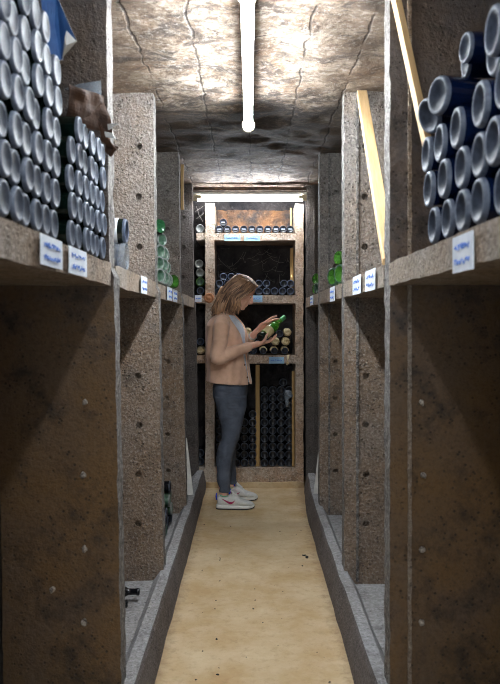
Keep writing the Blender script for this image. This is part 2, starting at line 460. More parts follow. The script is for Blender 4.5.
bm = bmesh.new(); tube(bm, [(-.449, 5.80, 2.402), (-.2, 5.80, 2.400), (.1, 5.80, 2.403), (.449, 5.80, 2.401)], .012, 10)
tube(bm, [(-.449, 5.81, 2.372), (0, 5.81, 2.37), (.449, 5.81, 2.373)], .007, 8)
tag(obj('conduit', bm, M['copper'], smooth=True, origin=(0, 5.80, 2.40)), 'brownish conduit running under the ceiling just above the crosswise tube lamp', 'pipe')

# ------------------------------------------------------------------ timber
def beam(name, p0, p1, w, h, mat, label, cat, group=None, up=(0, 0, 1), parent=None):
    """square timber from p0 to p1; w across, h along up"""
    p0, p1 = V(p0), V(p1); d = (p1-p0).normalized(); s = d.cross(V(up)).normalized(); u = s.cross(d).normalized()
    bm = bmesh.new(); L = (p1-p0).length; vs = []
    box(bm, (-w/2, -h/2, 0), (w/2, h/2, L))
    bmesh.ops.bevel(bm, geom=bm.edges[:], offset=min(w, h)*.08, segments=1, affect='EDGES')
    me = bpy.data.meshes.new(name); bm.to_mesh(me); bm.free(); me.materials.append(mat)
    o = bpy.data.objects.new(name, me)
    o.matrix_world = Matrix.Translation(p0) @ Matrix((s, u, d)).transposed().to_4x4()
    return tag(link(o), label, cat, group)
beam('timber_batten', (.478, 2.50, 1.545), (.530, 3.455, 2.425), .046, .03, M['pine'], 'pale pine batten leaning in the second right bay against a grey concrete slab', 'batten', up=(0, -1, 1))
beam('timber_batten', (.545, 1.99, 1.545), (.452, 2.318, 2.425), .02, .04, M['pine'], 'pale pine batten leaning behind the blue bottles in the right foreground bay', 'batten', up=(0, -1, .3))
def vslat(u0, u1, v0, v1, y, label, mat='slat', t=.02):
    a = ray(u0, v1, y); b = ray(u1, v0, y)
    bm = rough_box((a.x, y, a.z), (b.x, y+t, b.z), .05, .001, u0, 9)
    return tag(obj('timber_lath', bm, M[mat], origin=((a.x+b.x)/2, y+t/2, a.z)), label, 'slat')
vslat(255.6, 259.6, 365.0, 466.5, RY+.05, "yellowed wooden slat dividing the far rack's bottom cell into two bins")
vslat(291.9, 294.4, 371.0, 466.5, RY+.03, "tan wooden slat beside the right-hand post in the far rack's bottom cell")
vslat(290.2, 293.4, 248.0, 294.0, RY+.10, "yellow wooden slat standing among bottles in the far rack's second cell")
vslat(290.0, 291.6, 208.0, 232.5, RY+.16, "thin wooden stick standing on the far rack's top shelf", t=.012)
a = ray(181.0, 210, 4.722); b = ray(184.0, 165, 4.722)
bm = rough_box((a.x, 4.705, a.z), (b.x, 4.728, b.z), .04, .001, 2, 9)
tag(obj('wooden_strip', bm, M['slat'], origin=((a.x+b.x)/2, 4.715, a.z)), 'short yellow wooden strip fixed high on the third left concrete slab', 'wood strip')

a = ray(341.6, 86.5, 3.475); b = ray(365, 82.5, 3.475)
bm = bmesh.new(); vs = [V((a.x, 3.462, a.z)), V((b.x, 3.462, b.z)), V((b.x, 3.484, b.z)), V((a.x, 3.484, a.z))]
lo_ = [bm.verts.new(q) for q in vs]; hi_ = [bm.verts.new(q+V((0, 0, .014))) for q in vs]; skin(bm, [lo_, hi_])
tag(obj('wooden_strip', bm, M['slat'], origin=((a.x+b.x)/2, 3.47, a.z)), 'thin yellowish wooden strip across the top of the second right concrete slab', 'wood strip')

def board(pts, t, label):
    bm = bmesh.new(); p = [V(q) for q in pts]; nrm = (p[1]-p[0]).cross(p[2]-p[0]).normalized()*t
    a = [bm.verts.new(q) for q in p]; b = [bm.verts.new(q+nrm) for q in p]; n = len(p)
    bm.faces.new(a[::-1]); bm.faces.new(b)
    for i in range(n): bm.faces.new((a[i], a[(i+1) % n], b[(i+1) % n], b[i]))
    return tag(obj('white_board', bm, M['board'], origin=sum(p, V())/n), label, 'board')
board([(-.445, 5.0, .156), (-.388, 5.0, .156), (-.432, 5.0, .54), (-.450, 5.0, .56)], .014, 'white board with a slanted edge leaning in the last left bay near the floor')
board([(.440, 5.05, .154), (.475, 5.05, .154), (.492, 5.05, .45), (.473, 5.05, .45)], .014, 'narrow white board leaning in the last right bay above the kerb')

# ------------------------------------------------------------------ bottles
ORD = ['zeroth', 'first', 'second', 'third', 'fourth', 'fifth', 'sixth', 'seventh', 'eighth', 'ninth', 'tenth', 'eleventh']
def bottle_prof(r=.0365, L=.30, punt=1.):
    k = r/.0375; s = L/.30
    base = [(0, .012*k*punt), (.013*k, .0105*k*punt), (.023*k, .006*k*punt), (.029*k, .0015*k), (.0315*k, 0), (.0352*k, .001*k), (.0370*k, .004*k), (.0375*k, .009*k)]
    body = [(.0375*k, .009*k), (.0375*k, .19*s), (.0345*k, .208*s), (.022*k, .236*s), (.0145*k, .25*s), (.014*k, .284*s), (.0165*k, .286*s), (.0165*k, .297*s), (.012*k, .30*s), (0, .30*s)]
    return base, body
def bottle_proto(name, r, L, body_m, mid_m, ring_m, n=24, parts=True, punt=1.):
    """a bottle standing on its base at the origin; hidden prototype collection is not used: the first copy is the prototype itself"""
    base, body = bottle_prof(r, L, punt)
    if parts:
        bm = bmesh.new(); lathe(bm, body, n); me = bpy.data.meshes.new('glass_body'); bmesh.ops.recalc_face_normals(bm, faces=bm.faces)
        bm.to_mesh(me); bm.free(); me.materials.append(body_m)
        bm = bmesh.new(); lathe(bm, base, n, [0, 0, 0, 1, 1, 1, 1]); mb = bpy.data.meshes.new('bottle_base')
        bmesh.ops.recalc_face_normals(bm, faces=bm.faces)
        bm.to_mesh(mb); bm.free(); mb.materials.append(mid_m); mb.materials.append(ring_m)
        ms = [me, mb]
    else:
        bm = bmesh.new(); lathe(bm, base+body[1:], n, [0, 0, 0, 1, 1, 1, 1]+[2]*9); me = bpy.data.meshes.new(name)
        bmesh.ops.recalc_face_normals(bm, faces=bm.faces)
        bm.to_mesh(me); bm.free()
        for m in (mid_m, ring_m, body_m): me.materials.append(m)
        ms = [me]
    for m in ms: m.polygons.foreach_set('use_smooth', [True]*len(m.polygons))
    return dict(name=name, meshes=ms, parts=parts)
DIRS = {'L': Matrix.Rotation(-PI/2, 4, 'Y'), 'R': Matrix.Rotation(PI/2, 4, 'Y'), 'E': Matrix.Rotation(-PI/2, 4, 'X')}
def put_bottle(pr, loc, d, label, group=None, tilt=(0, 0), cat='bottle'):
    rot = DIRS[d] if isinstance(d, str) else d
    jit = Matrix.Rotation(random.uniform(-.0025, .0025)+tilt[0], 4, 'Z') @ Matrix.Rotation(tilt[1], 4, 'Y' if d != 'E' else 'X')
    mw = Matrix.Translation(V(loc)) @ jit @ rot @ Matrix.Rotation(random.uniform(0, 6.28), 4, 'Z')
    if pr['parts']:
        root = bpy.data.objects.new(pr['name'], None); root.empty_display_size = .03; link(root)
        for nm, me in zip(('glass_body', 'bottle_base'), pr['meshes']):
            c = bpy.data.objects.new(nm, me); link(c); c.parent = root
    else:
        root = link(bpy.data.objects.new(pr['name'], pr['meshes'][0]))
    root.matrix_world = mw
    return tag(root, label, cat, group)

# left foreground stack: seven columns of small bottles, then six columns against the slab
PL = bottle_proto('wine_bottle', .0360, .30, M['glass_dark'], M['base_silver'], M['base_ring'], punt=.5)
ys = [1.745-.0752*i for i in range(7)]
for i, y in enumerate(ys):
    rows = [6, 7, 7, 7, 6, 6, 6][i]
    for r in range(rows):
        jy = random.uniform(-.003, .003)+(.006 if r >= 4 else 0)*math.sin(i*3+r)
        put_bottle(PL, (-.462+random.uniform(-.006, .006), y+jy*.12, SH1+.0385+.0738*r), 'L',
                   'grey-based bottle in the left foreground stack, column %s from right, row %s up' % (ORD[i+1], ORD[r+1]), 'bottles in the left foreground stack')
ys = [1.925+.0760*i for i in range(6)]
for i, y in enumerate(ys):
    rows = [4, 5, 5, 5, 5, 5][i]
    for r in range(rows):
        put_bottle(PL, (-.464+random.uniform(-.006, .006)-(.004 if i == 0 else 0), y, SH1+.0385+.0736*r), 'L',
                   'bottle stacked beneath the crumpled brown paper, column %s from left, row %s up' % (ORD[i+1], ORD[r+1]), 'bottles under the brown paper')
# right foreground stack: fat blue-black bottles
PR = bottle_proto('magnum_bottle', .0475, .34, M['glass_blue'], M['base_mid'], M['base_ring'], 28)
rowsR = [(1.597, [1.85, 1.727, 1.60, 1.475, 1.358], 'bottom row'), (1.698, [1.887, 1.745, 1.62, 1.498, 1.384], 'second row'), (1.798, [1.925, 1.80, 1.66, 1.478, 1.352], 'third row')]
for k, (z, yy, rn) in enumerate(rowsR):
    for i, y in enumerate(yy):
        if y > 1.9: z2, lb = z, 'small-looking'
        put_bottle(PR, (.462+random.uniform(-.004, .006), y, SH1+.0495+.0985*k), 'R',
                   'blue-black bottle in the right foreground stack, %s, %s from its left end' % (rn, ORD[i+1]), 'bottles in the right foreground stack')
zt = SH1+.0495+.0985*3
put_bottle(PR, (.470, 1.93, zt+.004), 'R', 'tilted blue bottle at the upper left corner of the right foreground stack', tilt=(.32, -.3))
put_bottle(PR, (.455, 1.775, zt+.012), 'R', 'big glossy blue bottle turned sideways on top of the right foreground stack', tilt=(.28, 0))
put_bottle(PR, (.49, 1.47, zt+.004), 'R', 'blue bottle half hidden on the fourth row of the right foreground stack')
put_bottle(PR, (.452, 1.365, zt+.006), 'R', 'large pale-based bottle at the top right edge of the photo')
PN = bottle_proto('wine_bottle', .036, .30, M['glass_blue'], M['base_silver'], M['base_ring'])
put_bottle(PN, (.50, 1.70, zt+.10), 'R', 'slim blue bottle lying topmost on the right foreground stack, pointing at the aisle', tilt=(.12, 0))
put_bottle(PN, (.53, 1.80, zt+.100), 'R', 'dark bottle lying behind the slim topmost blue bottle on the right')

# second left bay: pale-labelled bottle on plastic-wrapped ones
PG = bottle_proto('wine_bottle', .047, .32, M['glass_dark'], M['base_far'], M['base_far_ring'])
b = put_bottle(PG, (-.462, 2.74, SH1+.048+.098), Matrix.Rotation(-PI/2+.02, 4, 'Y'), 'bottle with a white wrapped body lying in the second left bay beside the first slab')
bm = bmesh.new(); lathe(bm, [(.0472, .03), (.0482, .032), (.0482, .2), (.0472, .202)], 28)
me = bpy.data.meshes.new('paper_label'); bm.to_mesh(me); bm.free(); me.materials.append(M['card']); me.polygons.foreach_set('use_smooth', [True]*len(me.polygons))
c = bpy.data.objects.new('paper_label', me); link(c); c.parent = b
put_bottle(PG, (-.49, 2.74, SH1+.048), 'L', 'bottle in clear plastic lying beneath the white wrapped bottle in second left bay')
bm = bmesh.new(); rings = []
for j in range(15):
    x = -.462-.026*j; rings.append([bm.verts.new((x, 2.74+math.cos(a_)*(.052+.006*noise.noise(V((j*.9, a_*2, 1)))), SH1+.052+math.sin(a_)*.050+.003*noise.noise(V((j*.7, a_*3, 5))))) for a_ in [2*PI*k/24 for k in range(24)]])
skin(bm, rings, cap=False)
for v in bm.verts: v.co.z = max(v.co.z, SH1+.002)
tag(obj('plastic_wrap', bm, M['plastic'], smooth=True, origin=(-.6, 2.74, SH1)), 'crinkled clear plastic wrapped round the lower bottle in second left bay', 'plastic wrap')

# third left bay: dusty green bottles in a sloping heap
PQ = bottle_proto('green_bottle', .037, .30, M['glass_pale'], M['glass_pale'], M['glass_clear'], 20)
PB = bottle_proto('green_bottle', .037, .30, M['glass_green'], M['glass_green'], M['glass_green'], 20)
PD = bottle_proto('green_bottle', .037, .30, M['glass_dark'], M['glass_deep'], M['glass_deep'], 20)
heap = [(3.68, 0, PQ), (3.78, 0, PQ), (3.88, 0, PQ), (3.98, 0, PQ), (4.08, 0, PQ), (4.18, 0, PB), (4.28, 0, PB), (4.405, 0, PQ),
        (3.73, 1, PQ), (3.83, 1, PQ), (3.93, 1, PQ), (4.03, 1, PQ), (3.78, 2, PQ), (3.88, 2, PQ), (3.98, 2, PQ), (3.83, 3, PQ), (3.79, 4, PD)]
heap_l = ['pale dusty green bottle deep in the sloping heap of the third left bay'] * 3
names3 = {(3.98, 0): 'pale dusty green bottle on the shelf, fourth along the heap in third left bay',
          (4.08, 0): 'pale dusty green bottle on the shelf just before the bright green pair, third left bay',
          (4.18, 0): 'bright yellow-green bottle above the two paper cards in third left bay',
          (4.28, 0): 'bright green bottle second from the far slab in third left bay',
          (4.405, 0): 'pale green bottle touching the far slab of the third left bay',
          (4.03, 1): 'dusty green bottle at the lower step of the sloping heap in third left bay',
          (3.98, 2): 'dusty green bottle at the middle step of the sloping heap in third left bay',
          (3.83, 3): 'dusty green bottle just under the topmost of the heap in third left bay',
          (3.79, 4): 'clear green bottle topmost on the heap in third left bay'}
for y, r, pr in heap:
    lb = names3.get((y, r), 'pale dusty green bottle buried in the sloping heap of the third left bay')
    put_bottle(pr, (-.455+random.uniform(-.012, .008)+(.02 if pr is PB and r == 0 else 0), y, SH1+.039+.066*r), 'L', lb, 'green bottles in the third left bay', tilt=(-.62, 0))
# right bays three and four
PM = bottle_proto('green_bottle', .052, .34, M['glass_green'], M['glass_green'], M['glass_pale'], 24)
put_bottle(PM, (.452, 4.02, SH1+.054), 'R', 'fat green bottle with a frosted base on the third right shelf', 'green bottles on the third right shelf', tilt=(.5, 0))
put_bottle(PM, (.462, 3.78, SH1+.054), 'R', 'fat green bottle behind the second right slab, mostly hidden on third right shelf', 'green bottles on the third right shelf', tilt=(.5, 0))
put_bottle(PB, (.468, 3.90, SH1+.148), 'R', 'smaller green bottle lying on top of the two fat green bottles, right', tilt=(.5, 0))
put_bottle(PQ, (.456, 5.02, SH1+.039), 'R', 'green bottle lying on the last right shelf, lower of two', 'green bottles on the last right shelf', tilt=(.5, 0))
put_bottle(PB, (.456, 5.12, SH1+.039), 'R', 'green bottle on the last right shelf behind the lower one', 'green bottles on the last right shelf', tilt=(.5, 0))
put_bottle(PB, (.450, 5.07, SH1+.105), 'R', 'green bottle lying on the last right shelf, upper of two', 'green bottles on the last right shelf', tilt=(.5, 0))

# bottles lying on the floor of the left bays
PF = bottle_proto('wine_bottle', .0366, .30, M['glass_black'], M['base_low'], M['base_low_ring'], 20)
NECKOUT = Matrix.Rotation(PI/2, 4, 'Y')
for y, x, lb in ((3.24, -.47, 'dark bottle, neck towards the aisle, on second left bay floor, farthest of three'),
                 (3.10, -.50, 'dark bottle on the second left bay floor, middle of three'),
                 (2.80, -.50, 'dark bottle on the second left bay floor, nearest of three')):
    put_bottle(PF, (x-.32, y, .141), NECKOUT, lb)
fl = [(4.00, .146, .50), (4.10, .146, .485), (4.20, .146, .48), (4.34, .146, .485), (4.48, .146, .48), (4.15, .212, .475), (4.28, .212, .485), (4.41, .212, .47), (4.345, .276, .475), (4.475, .278, .485), (4.41, .342, .48)]
fl_l = ['lowest layer, nearest the camera', 'lowest layer, second from the camera', 'lowest layer, middle', 'lowest layer, second from the far slab', 'lowest layer, touching the far slab',
        'second layer, nearest the camera', 'second layer, middle', 'second layer, near the far slab', 'third layer, nearer one', 'third layer, near the far slab', 'topmost']
for (y, z, x), lb in zip(fl, fl_l):
    put_bottle(PF if (z+y*3) % .5 < .2 else PQ, (-x, y, z), 'L', 'bottle in the floor heap of third left bay, %s' % lb, 'bottles heaped on the third left bay floor')

# ---- far rack bottles
def X(u, y=RY+.03): return (u-250)*y/729
def Z(v, y=RY+.03): return 1.34+(322-v)*y/729
PT = bottle_proto('wine_bottle', .0303, .28, M['glass_black'], M['base_far'], M['base_far_ring'], 20, False)
PTop = bottle_proto('wine_bottle', .0303, .28, M['glass_black'], M['base_low'], M['base_far'], 20, False)
PLo = bottle_proto('wine_bottle', .0320, .28, M['glass_black'], M['base_low'], M['base_low_ring'], 20, False)
PC = bottle_proto('wine_bottle', .036, .28, M['glass_clear'], M['glass_clear'], M['glass_clear'], 20, False)
PGr = bottle_proto('wine_bottle', .036, .28, M['glass_pale'], M['glass_pale'], M['glass_green'], 20, False)
top = [219.4, 227.2, 235.6, 243.8, 252, 259.8, 268, 276, 283.2, 290.2]
def chalk(b):
    bm = bmesh.new()
    box(bm, (-.017, -.0035, -.0006), (.015, .003, .0030))
    return bm
for i, u in enumerate(top):
    b = put_bottle(PTop, (X(u), RY+.03, 2.062+.034), 'E', "black bottle with chalked base on the far rack's top shelf, %s from the left" % ORD[i+1], 'bottles on the far rack top shelf')
    b.matrix_world = Matrix.Translation((X(u), RY+.03, 2.062+.034)) @ DIRS['E']
b = put_bottle(PTop, (X(220.8), RY+.03, 2.062+.034+.060), 'E', "single black bottle lying on top of the row on the far rack's top shelf")
b.matrix_world = Matrix.Translation((X(223.2), RY+.03, 2.062+.034+.056)) @ DIRS['E']
chalked = [o for o in COL.objects if o.get('group') == 'bottles on the far rack top shelf'] + [b]
mk = None
for o in chalked:
    if mk is None:
        bm = chalk(o); mk = bpy.data.meshes.new('chalk_mark'); bm.to_mesh(mk); bm.free(); mk.materials.append(M['chalk'])
    c = bpy.data.objects.new('chalk_mark', mk); link(c); c.parent = o; c.matrix_parent_inverse = Matrix()
    c.location = (0, 0, -.0005)
# second cell
rr, zz2 = .0325, 1.556+.035
c2 = [219, 227.2, 235.2, 243.0, 251.0, 259.0, 266.6, 274.6, 282.4, 290.4]
for i, u in enumerate(c2):
    put_bottle(PT, (X(u), RY+.03, zz2), 'E', "dark bottle on the floor of the far rack's second cell, %s from the left" % ORD[i+1], 'bottles in the far rack second cell')
for u, n in ((219.4, 'at its left end'), (227.2, 'second from its left end'), (235.4, 'third, above her hair'), (258.8, 'just right of her head'), (266.4, 'second right of head'), (284.0, 'left of the slat'), (290.6, 'in front of the slat')):
    put_bottle(PT, (X(u), RY+.03, zz2+.0625), 'E', "dark bottle in the far rack's second cell, upper row, %s" % n, 'bottles in the far rack second cell')
for u, n in ((223.4, 'leftmost'), (231.2, 'middle'), (238.8, 'rightmost')):
    put_bottle(PT, (X(u), RY+.03, zz2+.118), 'E', "dark bottle in the topmost trio of the far rack's second cell, %s" % n, 'bottles in the far rack second cell')
# side column cells
side = [(200, 2.062+.038, PC, "clear dusty bottle alone in the top cell of the far rack's left column"),
        (200.5, 1.556+.038, PT, 'dark bottle at the foot of the four stacked in the left column'),
        (200, 1.556+.111, PGr, 'green bottle second from the foot of the four in the left column'),
        (200, 1.556+.184, PC, 'grey bottle third from the foot of the four in the left column'),
        (199, 1.556+.257, PC, 'grey bottle topmost of the four stacked in the left column'),
        (200, .158+.042, PLo, "lower of two black bottles at the very bottom of the rack's left column"),
        (200, .158+.109, PLo, "upper of two black bottles at the very bottom of the rack's left column")]
for u, z, pr, lb in side: put_bottle(pr, (X(u), RY+(.065 if z < .5 else .03), z), 'E', lb)
# bottom cell: two bins
for r in range(10):
    for c_, u in enumerate((264.6, 272.8, 281.0, 289.0)):
        put_bottle(PLo, (X(u)+random.uniform(-.0005, .0005), RY+.03+random.uniform(0, .015), .160+.035+.0655*r), 'E',
                   "black bottle in the bottom right bin, row %s up, %s from its left side" % (ORD[r+1], ORD[c_+1]), 'bottles in the bottom right bin')
put_bottle(PLo, (X(283.3), RY+.04, .160+.035+.0655*9+.063), 'E', 'single black bottle lying on top of the bottom right bin')
for c_, u in enumerate((253.0, 244.8, 236.6, 228.4, 220.2)):
    for r in range(7 if c_ != 1 else 6):
        put_bottle(PLo, (X(u)+random.uniform(-.0005, .0005)-.003, RY+.03+random.uniform(0, .015), .160+.035+.0655*r), 'E',
                   "black bottle in the bin behind her legs, row %s up, %s left of lath" % (ORD[r+1], ORD[c_+1]), 'bottles in the bottom left bin')

# straw-wrapped bottles of the third cell
def straw_bottle(u, z, label, full=True, y=RY+.03, seed=0):
    x = X(u); root = empty('straw_wrapped_bottle', (x, y, z), label, 'bottle', 'straw wrapped bottles in the far rack')
    rnd = random.Random(seed); bm = bmesh.new(); base, body = bottle_prof(.0285, .28)
    lathe(bm, base+body[1:], 20, [0, 0, 0, 1, 1, 1, 1]+[2]*9, Matrix.Translation((x, y, z)) @ DIRS['E'])
    obj('glass_body', bm, [M['base_far'], M['base_far_ring'], M['glass_black']], root, True)
    bm = bmesh.new()
    a0, a1 = (0, 2*PI) if full else (0, PI)
    for k in range(90 if full else 50):
        a = rnd.uniform(a0, a1); r0 = .0305+rnd.uniform(-.001, .002)
        p = []
        for q in range(4):
            aa = a+.10*q*rnd.uniform(-1, 1); p.append((x+r0*math.cos(aa), y+.012+.055*q, z+r0*math.sin(aa)))
        if full:
            rin = rnd.uniform(0, .02); a2 = a+rnd.uniform(-.7, .7)
            p = [(x+rin*math.cos(a2), y-.008-rnd.uniform(0, .006), z+rin*math.sin(a2)), (x+.025*math.cos(a), y-.006-rnd.uniform(0, .004), z+.025*math.sin(a))]+p
        else:
            p = [(x+.027*math.cos(a), y-.005, z+.027*math.sin(a))]+p
        tube(bm, p, rnd.uniform(.0015, .0028), 5)
    if full: ellip(bm, (x, y-.001, z), (.029, .006, .029), 16, 8)
    o = obj('straw_sleeve', bm, M['straw'], root, True)
z3 = 1.070
st = [(287.4, z3+.037+.150, True, 'straw covered bottle topmost in the third cell, right of the held bottle'),
      (275.6, z3+.037+.075, True, 'straw covered bottle in the middle row of third cell, just under the held bottle'),
      (286.0, z3+.037+.075, True, 'straw covered bottle in the middle row of third cell, nearest the post'),
      (263.2, z3+.037, False, 'straw topped bottle in the bottom row of third cell, under her hand'),
      (274.2, z3+.037, False, 'straw topped bottle in the bottom row of third cell, middle'),
      (284.8, z3+.037, False, 'straw topped bottle in the bottom row of third cell, nearest the post'),
      (247.5, z3+.037+.155, True, 'straw covered bottle high behind her forearms, left one'),
      (256.8, z3+.037+.140, True, 'straw covered bottle high behind her forearms, right one'),
      (200.1, z3+.038, True, "straw covered bottle in the left column's third cell, below a dark bottle")]
for i, (u, z, full, lb) in enumerate(st): straw_bottle(u, z, lb, full, RY+(.07 if u < 210 else .03), i)
for u, z, lb in ((253.0, z3+.036, 'dark bottle in the bottom row of third cell, behind her sleeve'), (244.6, z3+.036, 'dark bottle in the bottom row of third cell, hidden by her sleeve'),
                 (249, z3+.096, 'dark bottle in the middle row of third cell, behind her forearms'), (257.5, z3+.093, 'dark bottle in the middle row of third cell, behind the held base'),
                 (279.4, z3+.036+.138, 'dark bottle in the top row of third cell, behind her fingertips'), (200.3, z3+.036+.074, "dark bottle on the straw covered one in the left column's third cell"),
                 (267, z3+.128, 'dark bottle in the top row of third cell, behind the held bottle')):
    put_bottle(PT, (X(u), RY+.05, z), 'E', lb)
bm = bmesh.new()
for k in range(7): tube(bm, [(X(288)+.006*random.uniform(-1, 1), RY+.02, 1.072), (X(288)+.008*random.uniform(-1, 1), RY-.003, 1.066), (X(288)+.01*random.uniform(-1, 1), RY-.004, 1.03), (X(287.5)+.012*random.uniform(-1, 1), RY-.003, .985+random.uniform(0, .02))], .0022, 5)
tag(obj('straw_wisp', bm, M['straw'], smooth=True, origin=(X(288), RY, 1.03)), 'wisp of straw hanging over the shelf edge right of the blue card', 'straw')
bm = bmesh.new(); ellip(bm, (0, 0, 0), (.034, .03, .036), 20, 14)
ellip(bm, (-.01, .005, -.06), (.018, .02, .045), 16, 10)
for v in bm.verts: v.co += noise.noise_vector(v.co*38)*.013
bmesh.ops.translate(bm, verts=bm.verts, vec=(X(288), RY-.008, Z(394)))
tag(obj('plastic_bag', bm, M['plastic'], smooth=True, origin=(X(288), RY, Z(394))), 'crumpled white plastic bag stuffed at the top of the bottom right bin', 'plastic bag')

# cobwebs
def cobweb(spans, label, r=.0008):
    bm = bmesh.new()
    for p, q, sag in spans:
        p, q = V(p), V(q); pts = []
        for k in range(9):
            t = k/8; w = p.lerp(q, t); w.z -= sag*4*t*(1-t); w += noise.noise_vector(w*30)*.006; pts.append(w)
        tube(bm, pts, r*random.uniform(.7, 1.5), 5)
    return tag(obj('cobweb', bm, M['cobweb'], smooth=True, origin=tuple(V(spans[0][0]))), label, 'cobweb', kind='stuff')
yb = RY+.2
rnd = random.Random(3)
sp = [(ray(218, 258, yb), ray(240, 274, yb), .02), (ray(252, 266, yb), ray(270, 257, yb), .005), (ray(262, 271, yb), ray(276, 266, yb), .02), (ray(270, 257, yb), ray(284, 262, yb), .02),
      (ray(280, 255, yb), ray(275, 272, yb), .01), (ray(216, 249, yb), ray(221, 262, yb), .01), (ray(244, 252, yb), ray(232, 266, yb), .02)]
for k in range(26):
    u, v = rnd.uniform(216, 288), rnd.uniform(248, 275); sp.append((ray(u, v, yb+.05), ray(u+rnd.uniform(-14, 14), v+rnd.uniform(-4, 9), yb+.05), rnd.uniform(0, .03)))
cobweb(sp, "grey cobwebs strung across the back of the far rack's second cell")
cobweb([(ray(195, 212, RY+.03), ray(204, 205, RY+.03), .004), (ray(195.5, 219, RY+.03), ray(204, 213, RY+.03), .004), (ray(196, 206, RY+.03), ray(203, 222, RY+.03), .01)], "cobweb strands in the top of the far rack's left column", .0013)

# ------------------------------------------------------------------ paper cards on the shelf edges
def card(face, a, b, z0, z1, label, mat='card', lines=2, seed=0):
    """face: 'L'/'R' beams (a, b = y range) or 'E' (a, b = x range)"""
    rnd = random.Random(seed); t = .0022; off = .0065
    def P(s, z, d):
        q = a+(b-a)*s
        if face == 'L': return V((-.449+d, q, z))
        if face == 'R': return V((.449-d, q, z))
        return V((q, RY+.012-d, z))
    root = empty('shelf_card', P(.5, z0, off), label, 'label card')
    bm = bmesh.new(); n = 6; fr = []
    for d in (off, off+t):
        fr.append([[bm.verts.new(P(i/n, z0+(z1-z0)*j/3, d+.0015*math.sin(i*1.1+seed)*(j != 3))) for j in range(4)] for i in range(n+1)])
    for g in fr:
        for i in range(n):
            for j in range(3): bm.faces.new((g[i][j], g[i+1][j], g[i+1][j+1], g[i][j+1]))
    A, B = fr
    ring = [(i, 0) for i in range(n+1)]+[(n, j) for j in range(1, 4)]+[(i, 3) for i in range(n-1, -1, -1)]+[(0, j) for j in range(2, 0, -1)]
    for (i, j), (i2, j2) in zip(ring, ring[1:]+ring[:1]): bm.faces.new((A[i][j], A[i2][j2], B[i2][j2], B[i][j]))
    obj('card', bm, M[mat], root)
    bm = bmesh.new()
    for k in range(lines):
        zc = z0+(z1-z0)*(.68-.40*k) if lines > 1 else (z0+z1)/2
        h = (z1-z0)*.10; s = .12; pts = []
        while s < .86:
            pts.append((s, zc+rnd.uniform(-h, h)))
            s += rnd.uniform(.012, .03)
        for (s0, q0), (s1, q1) in zip(pts, pts[1:]):
            if rnd.random() < .12: continue
            tube(bm, [P(s0, q0, off+t+.0022), P(s1, q1, off+t+.0022)], .0011 if face != 'E' else .0018, 4)
    obj('handwriting', bm, M['ink'], root)
    return root
card('L', 1.533, 1.708, 1.462, 1.528, 'white card with two blue handwritten lines on the nearest left shelf edge, nearer of two', seed=1)
card('L', 1.773, 1.964, 1.460, 1.527, 'white card with two blue handwritten lines on the nearest left shelf edge, farther of two', seed=2)
card('L', 2.955, 3.125, 1.458, 1.528, 'white card alone on the second left shelf edge', seed=3)
card('L', 3.90, 4.14, 1.458, 1.53, 'white card on the third left shelf edge, nearer of two', seed=4)
card('L', 4.19, 4.43, 1.458, 1.53, 'white card on the third left shelf edge, farther of two', seed=5)
card('R', 1.442, 1.585, 1.445, 1.522, 'white card with faint blue writing on the nearest right shelf edge', seed=6)
card('R', 2.90, 3.12, 1.455, 1.531, 'white card with blue writing on the second right shelf edge, farther of two', seed=7)
card('R', 2.565, 2.78, 1.455, 1.531, 'white card with blue writing on the second right shelf edge, nearer of two', seed=8)
card('R', 3.80, 4.02, 1.45, 1.528, 'white card on the third right shelf edge below the fat green bottle', seed=9)
card('R', 5.10, 5.34, 1.46, 1.528, 'small white card on the last right shelf edge', seed=10)
ze = lambda v: Z(v, RY)
xe = lambda u: X(u, RY)
card('E', xe(224.5), xe(240.3), ze(240.8), ze(234.6), "pale blue card on the far rack's top shelf edge, left of two", 'card_blue', 1, 11)
card('E', xe(244.3), xe(260), ze(240.8), ze(234.6), "pale blue card on the far rack's top shelf edge, right of two", 'card_blue', 1, 12)
card('E', xe(250), xe(262.4), ze(302.2), ze(295.4), "pale blue card on the far rack's second shelf edge beside her face", 'card_blue', 1, 13)
card('E', xe(269), xe(284.2), ze(363.6), ze(357), "pale blue card on the far rack's third shelf edge below straw bottles", 'card_blue', 1, 14)
card('E', xe(194.8), xe(201.6), ze(302.0), ze(295.2), "small white card on the left column's second shelf edge", 'card', 1, 15)

